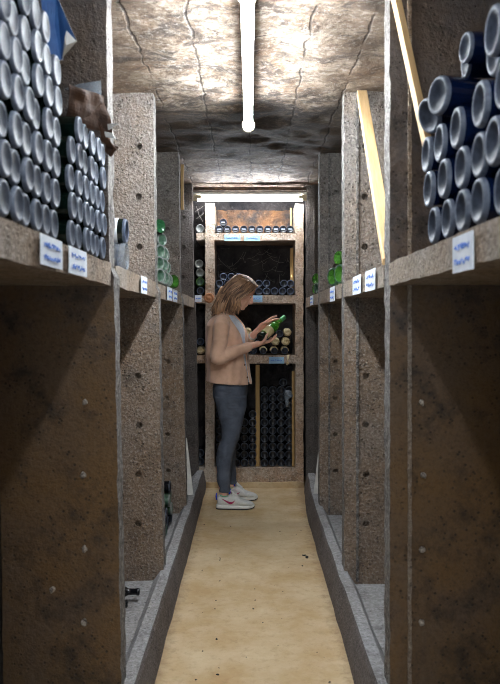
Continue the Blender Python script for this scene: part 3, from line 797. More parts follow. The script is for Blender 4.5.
# ------------------------------------------------------------------ papers stuffed on the left stack
def sheet(name, corners, nu, nv, amp, fr, mat, label, cat, seed=0, th=.003, edge=None):
    """crumpled sheet spanned bilinearly by four corners"""
    bm = bmesh.new(); c = [V(q) for q in corners]; g = []
    nrm = (c[1]-c[0]).cross(c[3]-c[0]).normalized()
    for i in range(nu+1):
        row = []
        for j in range(nv+1):
            s, t = i/nu, j/nv
            p = (c[0]*(1-s)+c[1]*s)*(1-t)+(c[3]*(1-s)+c[2]*s)*t
            q = p*fr+V((seed, 0, seed*2))
            k = noise.noise(q)+.5*noise.noise(q*2.3); k = abs(k)*2-.5
            p = p+nrm*k*amp+noise.noise_vector(q*1.4+V((9, 9, 9)))*amp*.5*(1 if 0 < i < nu and 0 < j < nv else 1.3)
            row.append(p)
        g.append(row)
    A = [[bm.verts.new(p) for p in r] for r in g]; B = [[bm.verts.new(p+nrm*th) for p in r] for r in g]
    for i in range(nu):
        for j in range(nv):
            e = edge and (i == nu-1 or j == 0)
            f1 = bm.faces.new((A[i][j], A[i+1][j], A[i+1][j+1], A[i][j+1])); f2 = bm.faces.new((B[i][j], B[i+1][j], B[i+1][j+1], B[i][j+1]))
    ring = [(i, 0) for i in range(nu+1)]+[(nu, j) for j in range(1, nv+1)]+[(i, nv) for i in range(nu-1, -1, -1)]+[(0, j) for j in range(nv-1, 0, -1)]
    for (i, j), (i2, j2) in zip(ring, ring[1:]+ring[:1]):
        f = bm.faces.new((A[i][j], A[i2][j2], B[i2][j2], B[i][j])); f.material_index = 1 if edge else 0
    return bm
y0 = 1.84
root = empty('blue_cardboard', ray(60, 62, y0), 'folded blue cardboard flap sticking up among the left foreground bottles', 'cardboard')
bm = sheet('f', [ray(46, 62, y0), ray(62, 61, y0+.02), ray(57, -14, y0+.02), ray(40, -14, y0)], 6, 10, .006, 9, None, '', '', 1, .004, True)
obj('upright_flap', bm, [M['blue_board'], M['white_edge']], root)
bm = bmesh.new()
p = [ray(56, -6, y0+.005), ray(76.5, 41, y0-.05), ray(66.5, 39, y0-.02), ray(62, 60, y0+.01), ray(54, 52, y0+.012)]
A = [bm.verts.new(q) for q in p]; B = [bm.verts.new(q+V((0, .005, 0))) for q in p]
bm.faces.new(A); bm.faces.new(B[::-1])
for i in range(5):
    f = bm.faces.new((A[i], A[(i+1) % 5], B[(i+1) % 5], B[i])); f.material_index = 1
obj('corner_flap', bm, [M['blue_board'], M['white_edge']], root)
bm = bmesh.new()
p = [ray(76.5, 41, y0-.05), ray(66.5, 30.5, y0-.045), ray(64.5, 38, y0-.05), ray(62.5, 57, y0-.02), ray(66, 45.5, y0-.06)]
A = [bm.verts.new(q) for q in p]; B = [bm.verts.new(q+V((0, .003, 0))) for q in p]
bm.faces.new(A); bm.faces.new(B[::-1])
for i in range(5): bm.faces.new((A[i], A[(i+1) % 5], B[(i+1) % 5], B[i]))
obj('torn_edge', bm, M['white_edge'], root)['label'] = 'torn white edge of the cardboard'
y0 = 2.08
root = empty('brown_paper', ray(90, 135, y0), 'crumpled brown wrapping paper lying on top of the left stack beside the slab', 'wrapping paper')
bm = sheet('f', [ray(66, 115, y0-.06), ray(107, 136, y0+.06), ray(104, 96, y0+.06), ray(70, 84, y0-.08)], 14, 12, .017, 10, None, '', '', 3, .003)
obj('crumpled_sheet', bm, M['brown_paper'], root)
bm = sheet('f', [ray(98, 118, y0), ray(112, 142, y0+.05), ray(118, 152, y0+.05), ray(101, 142, y0+.04)], 8, 8, .016, 14, None, '', '', 5, .003)
obj('torn_flap', bm, M['brown_paper'], root)
bm = sheet('f', [ray(103, 152, y0+.08), ray(112, 156, y0+.09), ray(119, 149, y0+.08), ray(106, 137, y0+.06)], 6, 6, .014, 18, None, '', '', 7, .003)
obj('torn_flap', bm, M['brown_paper'], root)
bm = sheet('f', [ray(107, 124, y0+.02), ray(118, 123.5, y0-.02), ray(112, 128, y0), ray(108, 130, y0+.02)], 4, 4, .004, 14, None, '', '', 6, .003)
obj('white_scrap', bm, M['white_edge'], root)['label'] = 'white torn scrap at the paper edge'
bm = sheet('f', [ray(107, 137, y0+.02), ray(116, 139, y0-.01), ray(112, 133, y0), ray(106, 132, y0+.02)], 4, 4, .004, 14, None, '', '', 8, .003)
obj('white_scrap', bm, M['white_edge'], root)
bm = sheet('f', [ray(64, 88, y0+.1), ray(102, 104, y0+.13), ray(100.5, 81, y0+.13), ray(78, 84, y0+.1)], 8, 6, .008, 8, None, '', '', 9, .003)
tag(obj('plastic_sheet', bm, M['plastic'], origin=tuple(ray(85, 95, y0+.1))), 'piece of clear grey plastic standing behind the crumpled brown paper', 'plastic sheet')

# grit on the floor
rnd = random.Random(11)
bm = bmesh.new()
pts = [(307, 558, 2.6), (309, 560, 2.0), (304, 556, 1.6), (311, 555, 1.4), (306, 542, 1.5), (309, 538, 1.2), (315, 553, 1.2), (312, 569, 1.2), (308.5, 555.5, 1.8)]
for k in range(40): pts.append((rnd.uniform(190, 330), rnd.uniform(515, 684), rnd.uniform(.3, .8)))
for u, v, s in pts:
    y = 729*1.34/(v-322); x = (u-250)*y/729
    if abs(x) > .33: continue
    ellip(bm, (x, y, .004), (.006*s*rnd.uniform(.6, 1.4), .005*s, .003*s), 7, 5)
for v in bm.verts: v.co += noise.noise_vector(v.co*120)*.003
tag(obj('floor_grit', bm, M['dirt'], origin=(0, 4, 0)), 'black crumbs and grit scattered on the sandy aisle floor', 'grit', kind='stuff')

# ------------------------------------------------------------------ the woman
M['skin'] = varied('skin', (240, 190, 164), (228, 170, 144), 30, .5, .05, Subsurface_Weight=.1)
M['hair'] = (lambda t: (t.color(t.mix(t.math('MULTIPLY', t.ramp(t.noise(10, 4, .65, vec=t.coord((1.2, 1.2, .5)), dist=.8), [(.36, .25), (.62, 1.)]), t.node('ShaderNodeNewGeometry').outputs['Random Per Island']), (70, 44, 30), (220, 172, 130))), t.set(Roughness=.42), t.m)[-1])(NT('brown_hair'))
def knit():
    t = NT('beige_knit'); n = t.noise(90, 3, .6); b = t.noise(9, 4, .6)
    t.color(t.mix(t.ramp(b, [(.35, 0.), (.65, 1.)]), (230, 188, 160), (208, 164, 136))); t.set(Roughness=.9, Sheen_Weight=.3)
    t.bump(t.math('ADD', t.math('MULTIPLY', n, .5), b), .5, .006); return t.m
M['knit'] = knit()
def denim():
    t = NT('charcoal_denim'); b = t.noise(8, 5, .6); f = t.noise(260, 2, .6)
    c = t.mix(t.ramp(b, [(.35, 0.), (.7, 1.)]), (58, 63, 74), (94, 101, 115)); c = t.mix(t.math('MULTIPLY', f, .3), c, (110, 118, 130))
    t.color(c); t.set(Roughness=.85); w_ = t.noise(7, 3, .55, vec=t.coord((1, 1, 4.5)), dist=.4); t.bump(w_, .5, .016); return t.m
M['denim'] = denim()
M['shirt'] = varied('pale_blue_shirt', (238, 242, 248), (218, 226, 238), 30, .85, .2)
M['shoe_white'] = varied('white_shoe_mesh', (224, 222, 216), (202, 202, 198), 60, .7, .3)
M['shoe_sole'] = plain('pale_sole', (230, 228, 222), .6)
M['shoe_tread'] = plain('dark_tread', (40, 40, 44), .8)
M['magenta'] = plain('magenta_mark', (168, 40, 92), .5)
M['blue_tab'] = plain('blue_trim', (40, 70, 200), .6)
M['green_trim'] = plain('mint_trim', (120, 200, 160), .6)
M['eye'] = plain('eye_white', (236, 232, 226), .2)
M['iris'] = plain('brown_iris', (70, 46, 30), .2)
M['brow'] = plain('brown_brow', (92, 62, 42), .8)
M['button'] = plain('brown_button', (110, 76, 50), .4)
M['strap'] = varied('pale_bracelet', (226, 220, 208), (190, 182, 168), 60, .5, .2)
M['bottle_label'] = varied('beige_paper_label', (226, 206, 156), (208, 184, 130), 20, .8, .05)

BX, BY = -.14, 5.37
woman = empty('person', (BX, BY, 0), 'woman in beige cardigan and dark jeans standing sideways, reading a held green bottle', 'person')
O = V((BX, BY, 0))
def pobj(name, bm, mats, parent=woman, smooth=True, vox=None, sm=0, it=0):
    bmesh.ops.translate(bm, verts=bm.verts, vec=O)
    o = obj(name, bm, mats, parent, smooth)
    if vox:
        m = o.modifiers.new('r', 'REMESH'); m.mode = 'VOXEL'; m.voxel_size = vox; m.use_smooth_shade = True
        if it:
            s_ = o.modifiers.new('s', 'SMOOTH'); s_.iterations = it; s_.factor = .5
        eval_mesh(o)
    return o
def rot2(x, y, a): return x*math.cos(a)-y*math.sin(a), x*math.sin(a)+y*math.cos(a)
def ring_xy(z, xb, xf, hy, n=36, p=2.3, yaw=0, cy=0, tilt=0):
    cx = (xb+xf)/2; rx = (xf-xb)/2; out = []
    for k in range(n):
        a = 2*PI*k/n; c, s = math.cos(a), math.sin(a)
        x = math.copysign(abs(c)**(2/p), c)*rx; y = math.copysign(abs(s)**(2/p), s)*hy
        X_, Y_ = rot2(x, y, yaw); out.append(V((cx+X_, cy+Y_, z+tilt*X_)))
    return out
def loft(bm, rings, mi=0, cap=True):
    skin(bm, [[bm.verts.new(p) for p in r] for r in rings], mi, cap)
def smooth_path(pts, rad, sub=5):
    pts = [V(p) for p in pts]; P, R = [], []
    for i in range(len(pts)-1):
        a, b, c, d = pts[max(i-1, 0)], pts[i], pts[i+1], pts[min(i+2, len(pts)-1)]
        for k in range(sub):
            t = k/sub
            P.append(.5*((2*b)+(c-a)*t+(2*a-5*b+4*c-d)*t*t+(3*b-a-3*c+d)*t**3)); R.append(rad[i]*(1-t)+rad[i+1]*t)
    P.append(pts[-1]); R.append(rad[-1]); return P, R
YAW = -.38                       # chest turned a little towards the camera
# head frame: bowed forward
HA = .56; HC = V((.074, .0, 1.566)); HY = .10
hup = V((math.sin(HA), 0, math.cos(HA))); hfw = V((math.cos(HA), 0, -math.sin(HA))); 
Rz = Matrix.Rotation(HY, 3, 'Z'); hup = Rz @ hup; hfw = Rz @ hfw; hsd = hup.cross(hfw)
def H(x, y, z): return HC+hfw*x+hsd*y+hup*z
SN, SF = V((-.062, -.168, 1.338)), V((-.03, .158, 1.338))
EN, EF = V((-.078, -.235, 1.092)), V((.03, .215, 1.10))
WN, WF = V((.160, -.125, 1.172)), V((.160, .045, 1.236))
# the held bottle
B0, B1 = V((.214, -.105, 1.222)), V((.398, .062, 1.378))
bd = (B1-B0).normalized()

def build_body():
    bm = bmesh.new()
    prof = [(-.116, .048, .078, .018), (-.104, .012, .089, .036), (-.085, -.028, .091, .050), (-.055, -.066, .090, .060), (-.02, -.088, .090, .068), (.01, -.098, .089, .072),
            (.04, -.10, .092, .074), (.07, -.093, .084, .070), (.094, -.07, .060, .054), (.108, -.034, .026, .028)]
    rings = []
    for h, xb, xf, w_ in prof:
        rings.append([H((xb+xf)/2+(xf-xb)/2*math.cos(2*PI*k/28), w_*math.copysign(abs(math.sin(2*PI*k/28))**.9, math.sin(2*PI*k/28)), h) for k in range(28)])
    loft(bm, rings)
    # nose, lips, brow ridge, chin, ears
    tube(bm, [H(.084, 0, .022), H(.098, 0, -.004), H(.112, 0, -.030), H(.100, 0, -.042), H(.084, 0, -.044)], [.008, .010, .0125, .012, .008], 10)
    for s in (-1, 1):
        ellip(bm, H(.095, s*.011, -.036), (.010, .008, .007), 8, 6)
        ellip(bm, H(-.004, s*.073, -.012), (.018, .008, .031), 10, 8, rot=Matrix((hfw, hsd, hup)).transposed())
        ellip(bm, H(.0765, s*.031, .0085), (.0095, .0145, .0062), 12, 8, rot=Matrix((hfw, hsd, hup)).transposed())
        ellip(bm, H(.079, s*.030, .024), (.010, .020, .007), 10, 6, rot=Matrix((hfw, hsd, hup)).transposed())
    tube(bm, [H(.080, -.024, -.064), H(.092, -.010, -.061), H(.094, 0, -.062), H(.092, .010, -.061), H(.080, .024, -.064)], [.003, .0065, .006, .0065, .003], 8)
    tube(bm, [H(.080, -.022, -.070), H(.090, 0, -.074), H(.080, .022, -.070)], [.003, .008, .003], 8)
    ellip(bm, H(.078, 0, -.100), (.016, .02, .014), 10, 8)
    # neck and trunk
    P, R = smooth_path([H(-.010, 0, -.02), H(-.018, 0, -.075), (-.012, .0, 1.45), (-.045, .0, 1.385), (-.06, 0, 1.30)], [.055, .054, .055, .062, .08])
    tube(bm, P, R, 20)
    rg = [(.86, -.09, .08, .13), (.95, -.09, .07, .12), (1.05, -.115, .075, .13), (1.15, -.125, .085, .135), (1.25, -.14, .085, .15), (1.32, -.13, .05, .155), (1.365, -.11, .02, .11), (1.40, -.09, -.005, .06)]
    loft(bm, [ring_xy(z, a, b, w_, 28, 2.2, YAW*.8) for z, a, b, w_ in rg])
    for S, E, W in ((SN, EN, WN), (SF, EF, WF)):
        P, R = smooth_path([S, S.lerp(E, .5), E, E.lerp(W, .35), W], [.040, .038, .034, .035, .025]); tube(bm, P, R, 16)
        ellip(bm, S+V((0, 0, -.012)), (.042, .036, .042), 14, 10)
    for s, xa, ya in ((-1, -.045, -.13), (1, -.005, .12)):
        P, R = smooth_path([(-.0, s*.075, .90), (.012, s*.088, .70), (-.012, (s*.09+ya)/2, .47), (-.05+xa*.2, ya*.95, .30), (xa, ya, .085)], [.075, .068, .046, .044, .030]); tube(bm, P, R, 16)
        P, R = smooth_path([(xa-.01, ya, .075), (xa+.05, ya, .06), (xa+.11, ya, .048)], [.022, .022, .014]); tube(bm, P, R, 12)
    # ---- hands
    def hand(W, palm_c, fwd, nrm, side, curls, thumb, spread=.16):
        """palm_c: palm centre, nrm: out of the palm, side: towards the thumb"""
        fwd = fwd.normalized(); nrm = (nrm-fwd*nrm.dot(fwd)).normalized(); sd = (side-fwd*side.dot(fwd)-nrm*side.dot(nrm)).normalized()
        rr = []
        for t, w_, h_ in ((-.050, .022, .017), (-.03, .030, .017), (0, .037, .0155), (.025, .039, .013), (.042, .037, .011)):
            c = palm_c+fwd*t
            rr.append([c+sd*(w_*math.cos(2*PI*k/16))+nrm*(h_*math.sin(2*PI*k/16)) for k in range(16)])
        loft(bm, rr)
        tube(bm, [W, W.lerp(palm_c-fwd*.045, .6), palm_c-fwd*.03], [.025, .023, .022], 14)
        for f in range(4):
            off = (.028, .0095, -.0095, -.028)[f]; Ls = ((.040, .024, .019), (.044, .028, .021), (.041, .026, .020), (.032, .019, .017))[f]
            ang = (off/.028)*spread
            d = (fwd*math.cos(ang)+sd*math.sin(ang)).normalized(); p = palm_c+fwd*.036+sd*off-nrm*.002; pts = [palm_c+fwd*.010+sd*off*.8, p]; cur = 0
            for q, L in enumerate(Ls):
                cur += curls[f][q]; dd = d*math.cos(cur)+nrm*math.sin(cur); p = p+dd*L; pts.append(p)
            P, R = smooth_path(pts, [.0085, .0088, .0082, .0074, .0058], 3); tube(bm, P, R, 8); ellip(bm, pts[-1], (.0058,)*3, 8, 6)
        b0 = palm_c-fwd*.022+sd*.026; pts = [palm_c-fwd*.035+sd*.012, b0]+[palm_c+fwd*a+sd*b+nrm*c for a, b, c in thumb]
        P, R = smooth_path(pts, [.013, .0125, .0105, .0095, .007][:len(pts)], 3); tube(bm, P, R, 8); ellip(bm, pts[-1], (.007,)*3, 8, 6)
    # near (right) hand: palm up under the base end of the bottle, thumb up its near side
    pc = B0+bd*.035+V((-.004, .0, -.052)); fw = V((.86, .42, .18))
    hand(WN, pc, fw, V((-.12, .05, 1)), V((.3, -1, .1)), [(.30, .35, .25), (.22, .35, .25), (.18, .3, .25), (.2, .3, .2)], [(.0, .046, .022), (.018, .050, .046), (.034, .046, .060)])
    # far (left) hand: behind the neck, fingers coming over it from the back
    pc = B0+bd*.080+V((-.024, .046, .044)); fw = V((.78, .22, .46))
    hand(WF, pc, fw, V((.34, -.72, -.55)), V((-.3, .3, 1)), [(.10, .25, .25), (.15, .3, .3), (.2, .4, .3), (.3, .5, .4)], [(.0, .040, .012), (.02, .044, .024), (.045, .040, .030)])
    pobj('body', bm, M['skin'], vox=.0034, it=3)
    for s in (-1, 1):
        bm = bmesh.new(); Rm = Matrix((hfw, hsd, hup)).transposed()
        ellip(bm, H(.0735, s*.031, .003), (.0095, .0125, .0085), 14, 10, rot=Rm)
        e = pobj('eye', bm, M['eye'])
        bm = bmesh.new(); ellip(bm, H(.0818, s*.031, -.0015), (.0018, .0045, .0042), 12, 8, rot=Rm); pobj('iris', bm, M['iris'], e)
        bm = bmesh.new(); tube(bm, [H(.090, s*.016, .026), H(.091, s*.030, .031), H(.080, s*.048, .026)], [.0025, .003, .0015], 6); pobj('eyebrow', bm, M['brow'])
build_body()

# ---- shirt, cardigan
def torso_at(z, grow=0.):
    T = [(.895, -.158, .142, .182), (.95, -.160, .134, .172), (1.02, -.168, .122, .166), (1.10, -.172, .112, .164), (1.18, -.173, .110, .168), (1.26, -.168, .100, .176), (1.315, -.156, .076, .182), (1.355, -.138, .050, .150), (1.385, -.112, .026, .098), (1.410, -.088, .008, .068)]
    for a, b in zip(T, T[1:]):
        if z <= b[0]:
            t = (z-a[0])/(b[0]-a[0]); r = [a[i]*(1-t)+b[i]*t for i in range(1, 4)]; break
    else: r = T[-1][1:]
    return r[0]-grow, r[1]+grow, r[2]+grow
def torso_pt(z, a, grow=0.):
    xb, xf, hy = torso_at(z, grow); cx = (xb+xf)/2; rx = (xf-xb)/2; p = 2.3
    c, s = math.cos(a), math.sin(a)
    x = math.copysign(abs(c)**(2/p), c)*rx; y = math.copysign(abs(s)**(2/p), s)*hy
    x, y = rot2(x, y, YAW); fold = .004*math.sin(a*7+z*9)+.003*math.sin(a*13-z*23)
    q = V((cx+x, y, z)); d = V((x, y, 0)).normalized(); return q+d*fold*min(1, (1.40-z)*5)
bm = bmesh.new()
zs = [.90, .95, 1.02, 1.10, 1.18, 1.26, 1.31, 1.345, 1.375, 1.39]
loft(bm, [[torso_pt(z, 2*PI*k/40, -.013+(.010*max(0, math.cos(2*PI*k/40))**3)) for k in range(40)] for z in zs])
pobj('shirt', bm, M['shirt'], vox=.005, it=4)
def half_open(z):
    return .10+.10*max(0, (z-1.0)/.25)+.40*max(0, (z-1.22)/.18)**1.3
bm = bmesh.new(); nz, na = 44, 64; outer, inner = [], []
for i in range(nz+1):
    z = .895+(1.405-.895)*i/nz; ho = half_open(z); ro, ri = [], []
    for k in range(na+1):
        a = ho+(2*PI-2*ho)*k/na
        edge = 1+.5*math.exp(-((min(k, na-k))/2.5)**2)
        zz = z-(.012*math.cos(a) if i == 0 else 0)
        ro.append(bm.verts.new(torso_pt(zz, a, .004*edge))); ri.append(bm.verts.new(torso_pt(zz, a, -.008)))
    outer.append(ro); inner.append(ri)
for g, fl in ((outer, 0), (inner, 1)):
    for i in range(nz):
        for k in range(na):
            q = (g[i][k], g[i][k+1], g[i+1][k+1], g[i+1][k]); bm.faces.new(q[::-1] if fl else q)
for i in range(nz):
    for k in (0, na): bm.faces.new((outer[i][k], outer[i+1][k], inner[i+1][k], inner[i][k]))
for k in range(na):
    for i in (0, nz): bm.faces.new((outer[i][k], outer[i][k+1], inner[i][k+1], inner[i][k]))
for S, E, W, sg in ((SN, EN, WN, -1), (SF, EF, WF, 1)):
    cuff = E.lerp(W, .93)
    P, R = smooth_path([S+V((.004, -sg*.035, .012)), S.lerp(E, .12)+V((0, sg*.012, 0)), S.lerp(E, .55), E+V((-.012, 0, -.006)), E.lerp(W, .35), E.lerp(W, .75), cuff], [.050, .060, .053, .050, .047, .038, .033], 7)
    for i in range(len(R)): R[i] *= 1+.035*math.sin(i*1.9)+.02*math.sin(i*3.7)
    tube(bm, P, R, 20)
card_ = pobj('cardigan', bm, M['knit'], vox=.0055, it=5)
for z in (.94, 1.03):
    bm = bmesh.new(); q = torso_pt(z, half_open(z)*-1-.10, .012); nrm = (q-V((-.02, 0, z))); nrm.z = 0; nrm.normalize()
    ellip(bm, q, (.004, .008, .008), 12, 6, rot=V((1, 0, 0)).rotation_difference(nrm).to_matrix()); pobj('button', bm, M['button'], card_)

# ---- jeans
bm = bmesh.new()
loft(bm, [ring_xy(z, a, b, w_, 36, 2.3, -.1) for z, a, b, w_ in ((.935, -.108, .098, .140), (.905, -.120, .116, .158), (.86, -.134, .126, .172), (.80, -.132, .120, .172), (.755, -.118, .110, .166), (.72, -.09, .085, .12))])
LEG = {-1: [(.80, -.125, .118, -.088, .092), (.72, -.106, .112, -.088, .088), (.66, -.082, .100, -.090, .083), (.58, -.070, .086, -.096, .078), (.50, -.070, .062, -.102, .070), (.44, -.086, .036, -.108, .063), (.40, -.096, .022, -.112, .060), (.34, -.104, .012, -.118, .058), (.27, -.104, .004, -.124, .054), (.20, -.094, -.002, -.128, .047), (.15, -.087, -.002, -.130, .043), (.120, -.086, .004, -.130, .044)],
       1: [(.80, -.11, .110, .088, .092), (.72, -.09, .104, .088, .088), (.66, -.07, .094, .090, .083), (.58, -.058, .082, .094, .078), (.50, -.056, .062, .098, .070), (.44, -.066, .042, .104, .063), (.40, -.070, .034, .108, .060), (.34, -.072, .032, .112, .058), (.27, -.066, .034, .118, .054), (.20, -.052, .036, .122, .047), (.15, -.044, .038, .124, .043), (.122, -.042, .044, .124, .044)]}
for s, R_ in LEG.items(): loft(bm, [ring_xy(z, a+.006*math.sin(z*55), b+.004*math.sin(z*61+1), w_, 28, 2.1, 0, cy) for z, a, b, cy, w_ in R_])
jeans = pobj('jeans', bm, M['denim'], vox=.006, it=4)
bm = bmesh.new(); tube(bm, [(.03, -.176, .90), (.062, -.160, .885), (.095, -.12, .875)], .0028, 6); pobj('pocket_seam', bm, M['denim'], jeans)

# ---- shoes
def shoe(x0, x1, cy, sgn):
    L = x1-x0; k = L/.27
    def sec(t, wl, wr, z0, z1, p=2.6, n=20):
        x = x0+L*t; c = cy; out = []
        for q in range(n):
            a = 2*PI*q/n; cs, sn = math.cos(a), math.sin(a)
            out.append(V((x, c+math.copysign(abs(cs)**(2/p), cs)*(wl+wr)/2, (z0+z1)/2+math.copysign(abs(sn)**(2/p), sn)*(z1-z0)/2)))
        return out
    bm = bmesh.new()
    U = [(.015, .020, .030, .082), (.05, .030, .024, .098), (.12, .034, .024, .102), (.22, .036, .024, .096), (.32, .038, .024, .100), (.42, .040, .024, .108), (.50, .042, .024, .098), (.60, .045, .024, .080), (.70, .047, .024, .066), (.80, .046, .024, .058), (.90, .039, .024, .050), (.97, .024, .026, .040), (.995, .010, .030, .034)]
    loft(bm, [sec(t, w_, w_, a, b) for t, w_, a, b in U])
    # tongue rising under the laces
    tube(bm, [(x0+L*.56, cy, .088), (x0+L*.45, cy, .112), (x0+L*.37, cy, .134)], [.026, .027, .022], 10, flat=.4, up=(1, 0, .6))
    up = pobj('shoe', bm, M['shoe_white'], vox=.004, it=3)
    up['label'] = 'white running shoe with a magenta curved mark'
    bm = bmesh.new()
    S = [(-.012, .022, .006, .030), (.04, .036, .004, .034), (.2, .039, .003, .032), (.4, .042, .003, .029), (.6, .048, .003, .028), (.8, .049, .004, .028), (.92, .041, .007, .029), (.99, .024, .013, .030), (1.01, .010, .018, .030)]
    loft(bm, [sec(t, w_, w_, a, b, 4) for t, w_, a, b in S]); pobj('sole', bm, M['shoe_sole'], up)
    bm = bmesh.new(); loft(bm, [sec(t, w_+.0015, w_+.0015, a-.003, a+.005, 4) for t, w_, a, b in S]); pobj('tread', bm, M['shoe_tread'], up)
    # curved swoosh-like mark on the outer side
    for sd in (-1, 1):
        bm = bmesh.new()
        def y_at(t, z):
            for a, b in zip(U, U[1:]):
                if t <= b[0]:
                    q = (t-a[0])/(b[0]-a[0]); w_ = a[1]*(1-q)+b[1]*q; lo = a[2]*(1-q)+b[2]*q; hi = a[3]*(1-q)+b[3]*q; break
            s_ = min(.98, abs((z-(lo+hi)/2)/((hi-lo)/2))); return w_*(1-s_**2.6)**(1/2.6)
        cen = [(.14, .079, .002), (.22, .066, .006), (.30, .054, .010), (.36, .047, .013), (.41, .048, .011), (.46, .058, .006), (.50, .069, .001)]
        ra = []
        for t, z, w_ in cen:
            lo_, hi_ = z-w_*.7, z+w_*.7
            ra.append([V((x0+L*t, cy+sd*(y_at(t, zz)+d), zz)) for zz, d in ((lo_, -.003), (lo_, .0022), (hi_, .0022), (hi_, -.003))])
        loft(bm, ra); pobj('swoosh_mark', bm, M['magenta'], up, False)
    bm = bmesh.new()
    for i in range(4):
        t = .42+.055*i; z = .118-.0115*i
        P, R = smooth_path([(x0+L*t, cy-.026, z-.014), (x0+L*(t+.012), cy, z+.002), (x0+L*t, cy+.026, z-.014)], [.0035]*3); tube(bm, P, R, 6)
    pobj('laces', bm, M['shoe_sole'], up)
    bm = bmesh.new(); tube(bm, [(x0+L*.0, cy, .062), (x0+L*-.008, cy, .088), (x0+L*.0, cy, .110)], [.010, .013, .008], 8, flat=.5, up=(1, 0, 0)); pobj('heel_tab', bm, M['blue_tab'], up)
    bm = bmesh.new(); tube(bm, [(x0+L*.345, cy-.030, .112), (x0+L*.36, cy-.012, .134), (x0+L*.36, cy+.012, .134), (x0+L*.345, cy+.030, .112)], .006, 8); pobj('tongue_trim', bm, M['blue_tab'], up)
    bm = bmesh.new(); tube(bm, [(x0+L*.10, cy-.028, .100), (x0+L*.2, cy-.036, .094), (x0+L*.3, cy-.034, .099)], .004, 8); pobj('collar_trim', bm, M['green_trim'], up)
    return up
shoe(-.100, .170, -.130, -1); shoe(-.068, .196, .124, 1)

# ---- hair
bm = bmesh.new()
rings = []
for h, xb, xf, w_ in [(-.07, -.095, -.01, .070), (-.04, -.108, .012, .080), (-.01, -.114, .030, .085), (.02, -.116, .055, .087), (.05, -.112, .076, .083), (.08, -.100, .083, .072), (.100, -.072, .060, .050), (.110, -.034, .026, .026)]:
    rings.append([H((xb+xf)/2+(xf-xb)/2*math.cos(2*PI*k/28), w_*math.sin(2*PI*k/28), h) for k in range(28)])
loft(bm, rings)
# the mass that falls behind the neck onto the shoulders
mass = [((-.016, 0, 1.60), .062, .074), ((-.04, 0, 1.54), .066, .082), ((-.056, 0, 1.48), .066, .088), ((-.075, 0, 1.43), .058, .092), ((-.10, 0, 1.395), .036, .085)]
loft(bm, [[V(c)+V((rx*math.cos(2*PI*k/24), ry*math.sin(2*PI*k/24), 0)) for k in range(24)] for c, rx, ry in mass])
hr = random.Random(5)
for k in range(520):
    s = -1 if k % 2 else 1
    t = hr.random()                      # 0 beside the face, 1 back of the head
    root_x = .080-.15*t+hr.uniform(-.012, .012)
    top = .112-.03*abs(root_x/.09)**2.2
    g = 1.0+hr.uniform(.0, .05)
    p0 = H(root_x, s*hr.uniform(.002, .014), top+.008)
    m1 = H((.074-.155*t)*g, s*(.064-.016*t)*g, .088)
    m2 = H((.050-.160*t)*g, s*(.090-.040*t**2)*g, .015)
    m3 = H((.022-.142*t)*g, s*(.092-.035*t**2)*g, -.055)
    ex = .066-.205*t+hr.uniform(-.012, .010)
    e = V((ex, s*(.088-.02*t)*hr.uniform(.35, 1.12), 1.425-.028*t+hr.uniform(-.030, .030)))
    m4 = m3.lerp(e, .55)+V((-.010*t, 0, 0))
    P, R = smooth_path([p0, m1, m2, m3, m4, e], [.0035, .0052, .006, .0062, .0056, .0012], 5)
    ph = hr.uniform(0, 6.28); am = hr.uniform(.004, .013)
    for i in range(len(P)):
        f = i/len(P); P[i] = P[i]+V((math.sin(ph+f*11), math.cos(ph+f*13)*.7, 0))*am*f
    tube(bm, P, R, 5, flat=.7)
pobj('hair', bm, M['hair'])

# ---- bracelet on the far wrist
bm = bmesh.new(); a = (WF-EF).normalized(); c = EF.lerp(WF, .985); u_ = a.cross(V((0, 0, 1))).normalized(); v_ = u_.cross(a)
ring = [c+u_*.030*math.cos(2*PI*k/24)+v_*.030*math.sin(2*PI*k/24) for k in range(24)]
R2 = []
for k in range(24):
    o_ = (ring[k]-c).normalized(); R2.append([bm.verts.new(ring[k]+o_*x_*.003+a*z_*.007) for x_, z_ in ((-1, -1), (1, -1), (1, 1), (-1, 1))])
for k in range(24):
    for j in range(4): bm.faces.new((R2[k][j], R2[(k+1) % 24][j], R2[(k+1) % 24][(j+1) % 4], R2[k][(j+1) % 4]))
pobj('bracelet', bm, M['strap'], smooth=False)

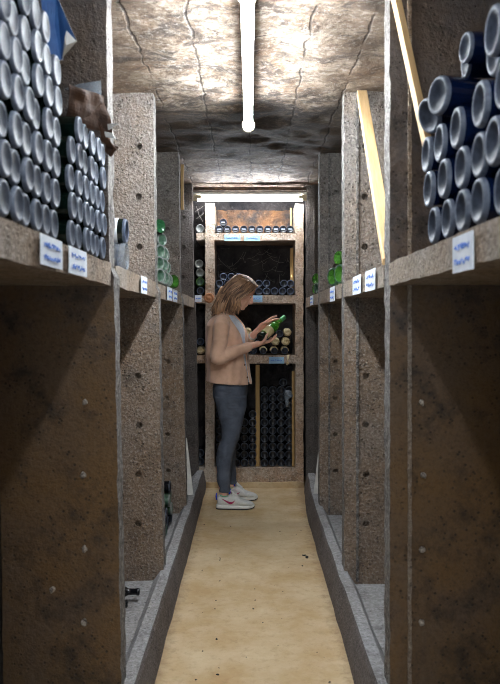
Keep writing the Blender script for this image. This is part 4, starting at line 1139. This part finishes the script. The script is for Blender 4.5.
# ---- the bottle she holds: a thing of its own
L = (B1-B0).length; r = .0365
mw = Matrix.Translation(O+B0) @ V((0, 0, 1)).rotation_difference(bd).to_matrix().to_4x4()
held = empty('green_bottle', O+B0, "bright green bottle with beige paper label held in the woman's hands", 'bottle')
held.rotation_euler = mw.to_euler()
def hobj(name, prof, m, n=28):
    b_ = bmesh.new(); lathe(b_, prof, n); bmesh.ops.recalc_face_normals(b_, faces=b_.faces)
    me = bpy.data.meshes.new(name); b_.to_mesh(me); b_.free(); me.materials.append(m); me.polygons.foreach_set('use_smooth', [True]*len(me.polygons))
    o = bpy.data.objects.new(name, me); link(o); o.parent = held; return o
hobj('glass_body', [(0, .02), (.02, .012), (.030, 0), (r, .006), (r, .150), (.032, .176), (.021, .208), (.0155, .225), (.0145, L-.012), (.0165, L-.011), (.0165, L-.002), (.012, L), (0, L)], M['glass_held'])
hobj('paper_label', [(r+.0004, .048), (r+.0011, .049), (r+.0011, .118), (r+.0004, .119)], M['bottle_label'])
hobj('dark_base', [(0, .0195), (.0195, .0115), (.0305, -.0012), (r+.0008, .006), (r+.0008, .042), (r-.001, .043)], M['glass_dark'])
hobj('foil_capsule', [(.0152, L-.050), (.0172, L-.048), (.0176, L-.004), (.014, L+.0012), (0, L+.0012)], plain('green_foil', (96, 168, 110), .35, .3))

# ------------------------------------------------------------------ world, camera
w = bpy.data.worlds.new('cellar_fill'); sc.world = w; w.use_nodes = True  # added fill light, let in where the back of the aisle stays open
w.node_tree.nodes['Background'].inputs[0].default_value = (.5, .55, .6, 1)
w.node_tree.nodes['Background'].inputs[1].default_value = .8
cam = bpy.data.cameras.new('camera'); co = link(bpy.data.objects.new('camera', cam))
co.location = (0, 0, 1.34); co.rotation_euler = (PI/2, 0, 0)
cam.sensor_fit = 'VERTICAL'; cam.sensor_height = 36; cam.sensor_width = 36*500/684
cam.lens = 36*729/684; cam.shift_y = -20/684; cam.clip_start = .02
cam.dof.use_dof = True; cam.dof.focus_distance = 5.5; cam.dof.aperture_fstop = 5.6
sc.camera = co
sc.view_settings.view_transform = 'Standard'; sc.view_settings.look = 'None'; sc.view_settings.gamma = 1
sc.view_settings.exposure = 2.88
sc.cycles.use_denoising = True
sc.cycles.filter_width = 1.0
sc.cycles.max_bounces = 10; sc.cycles.diffuse_bounces = 6
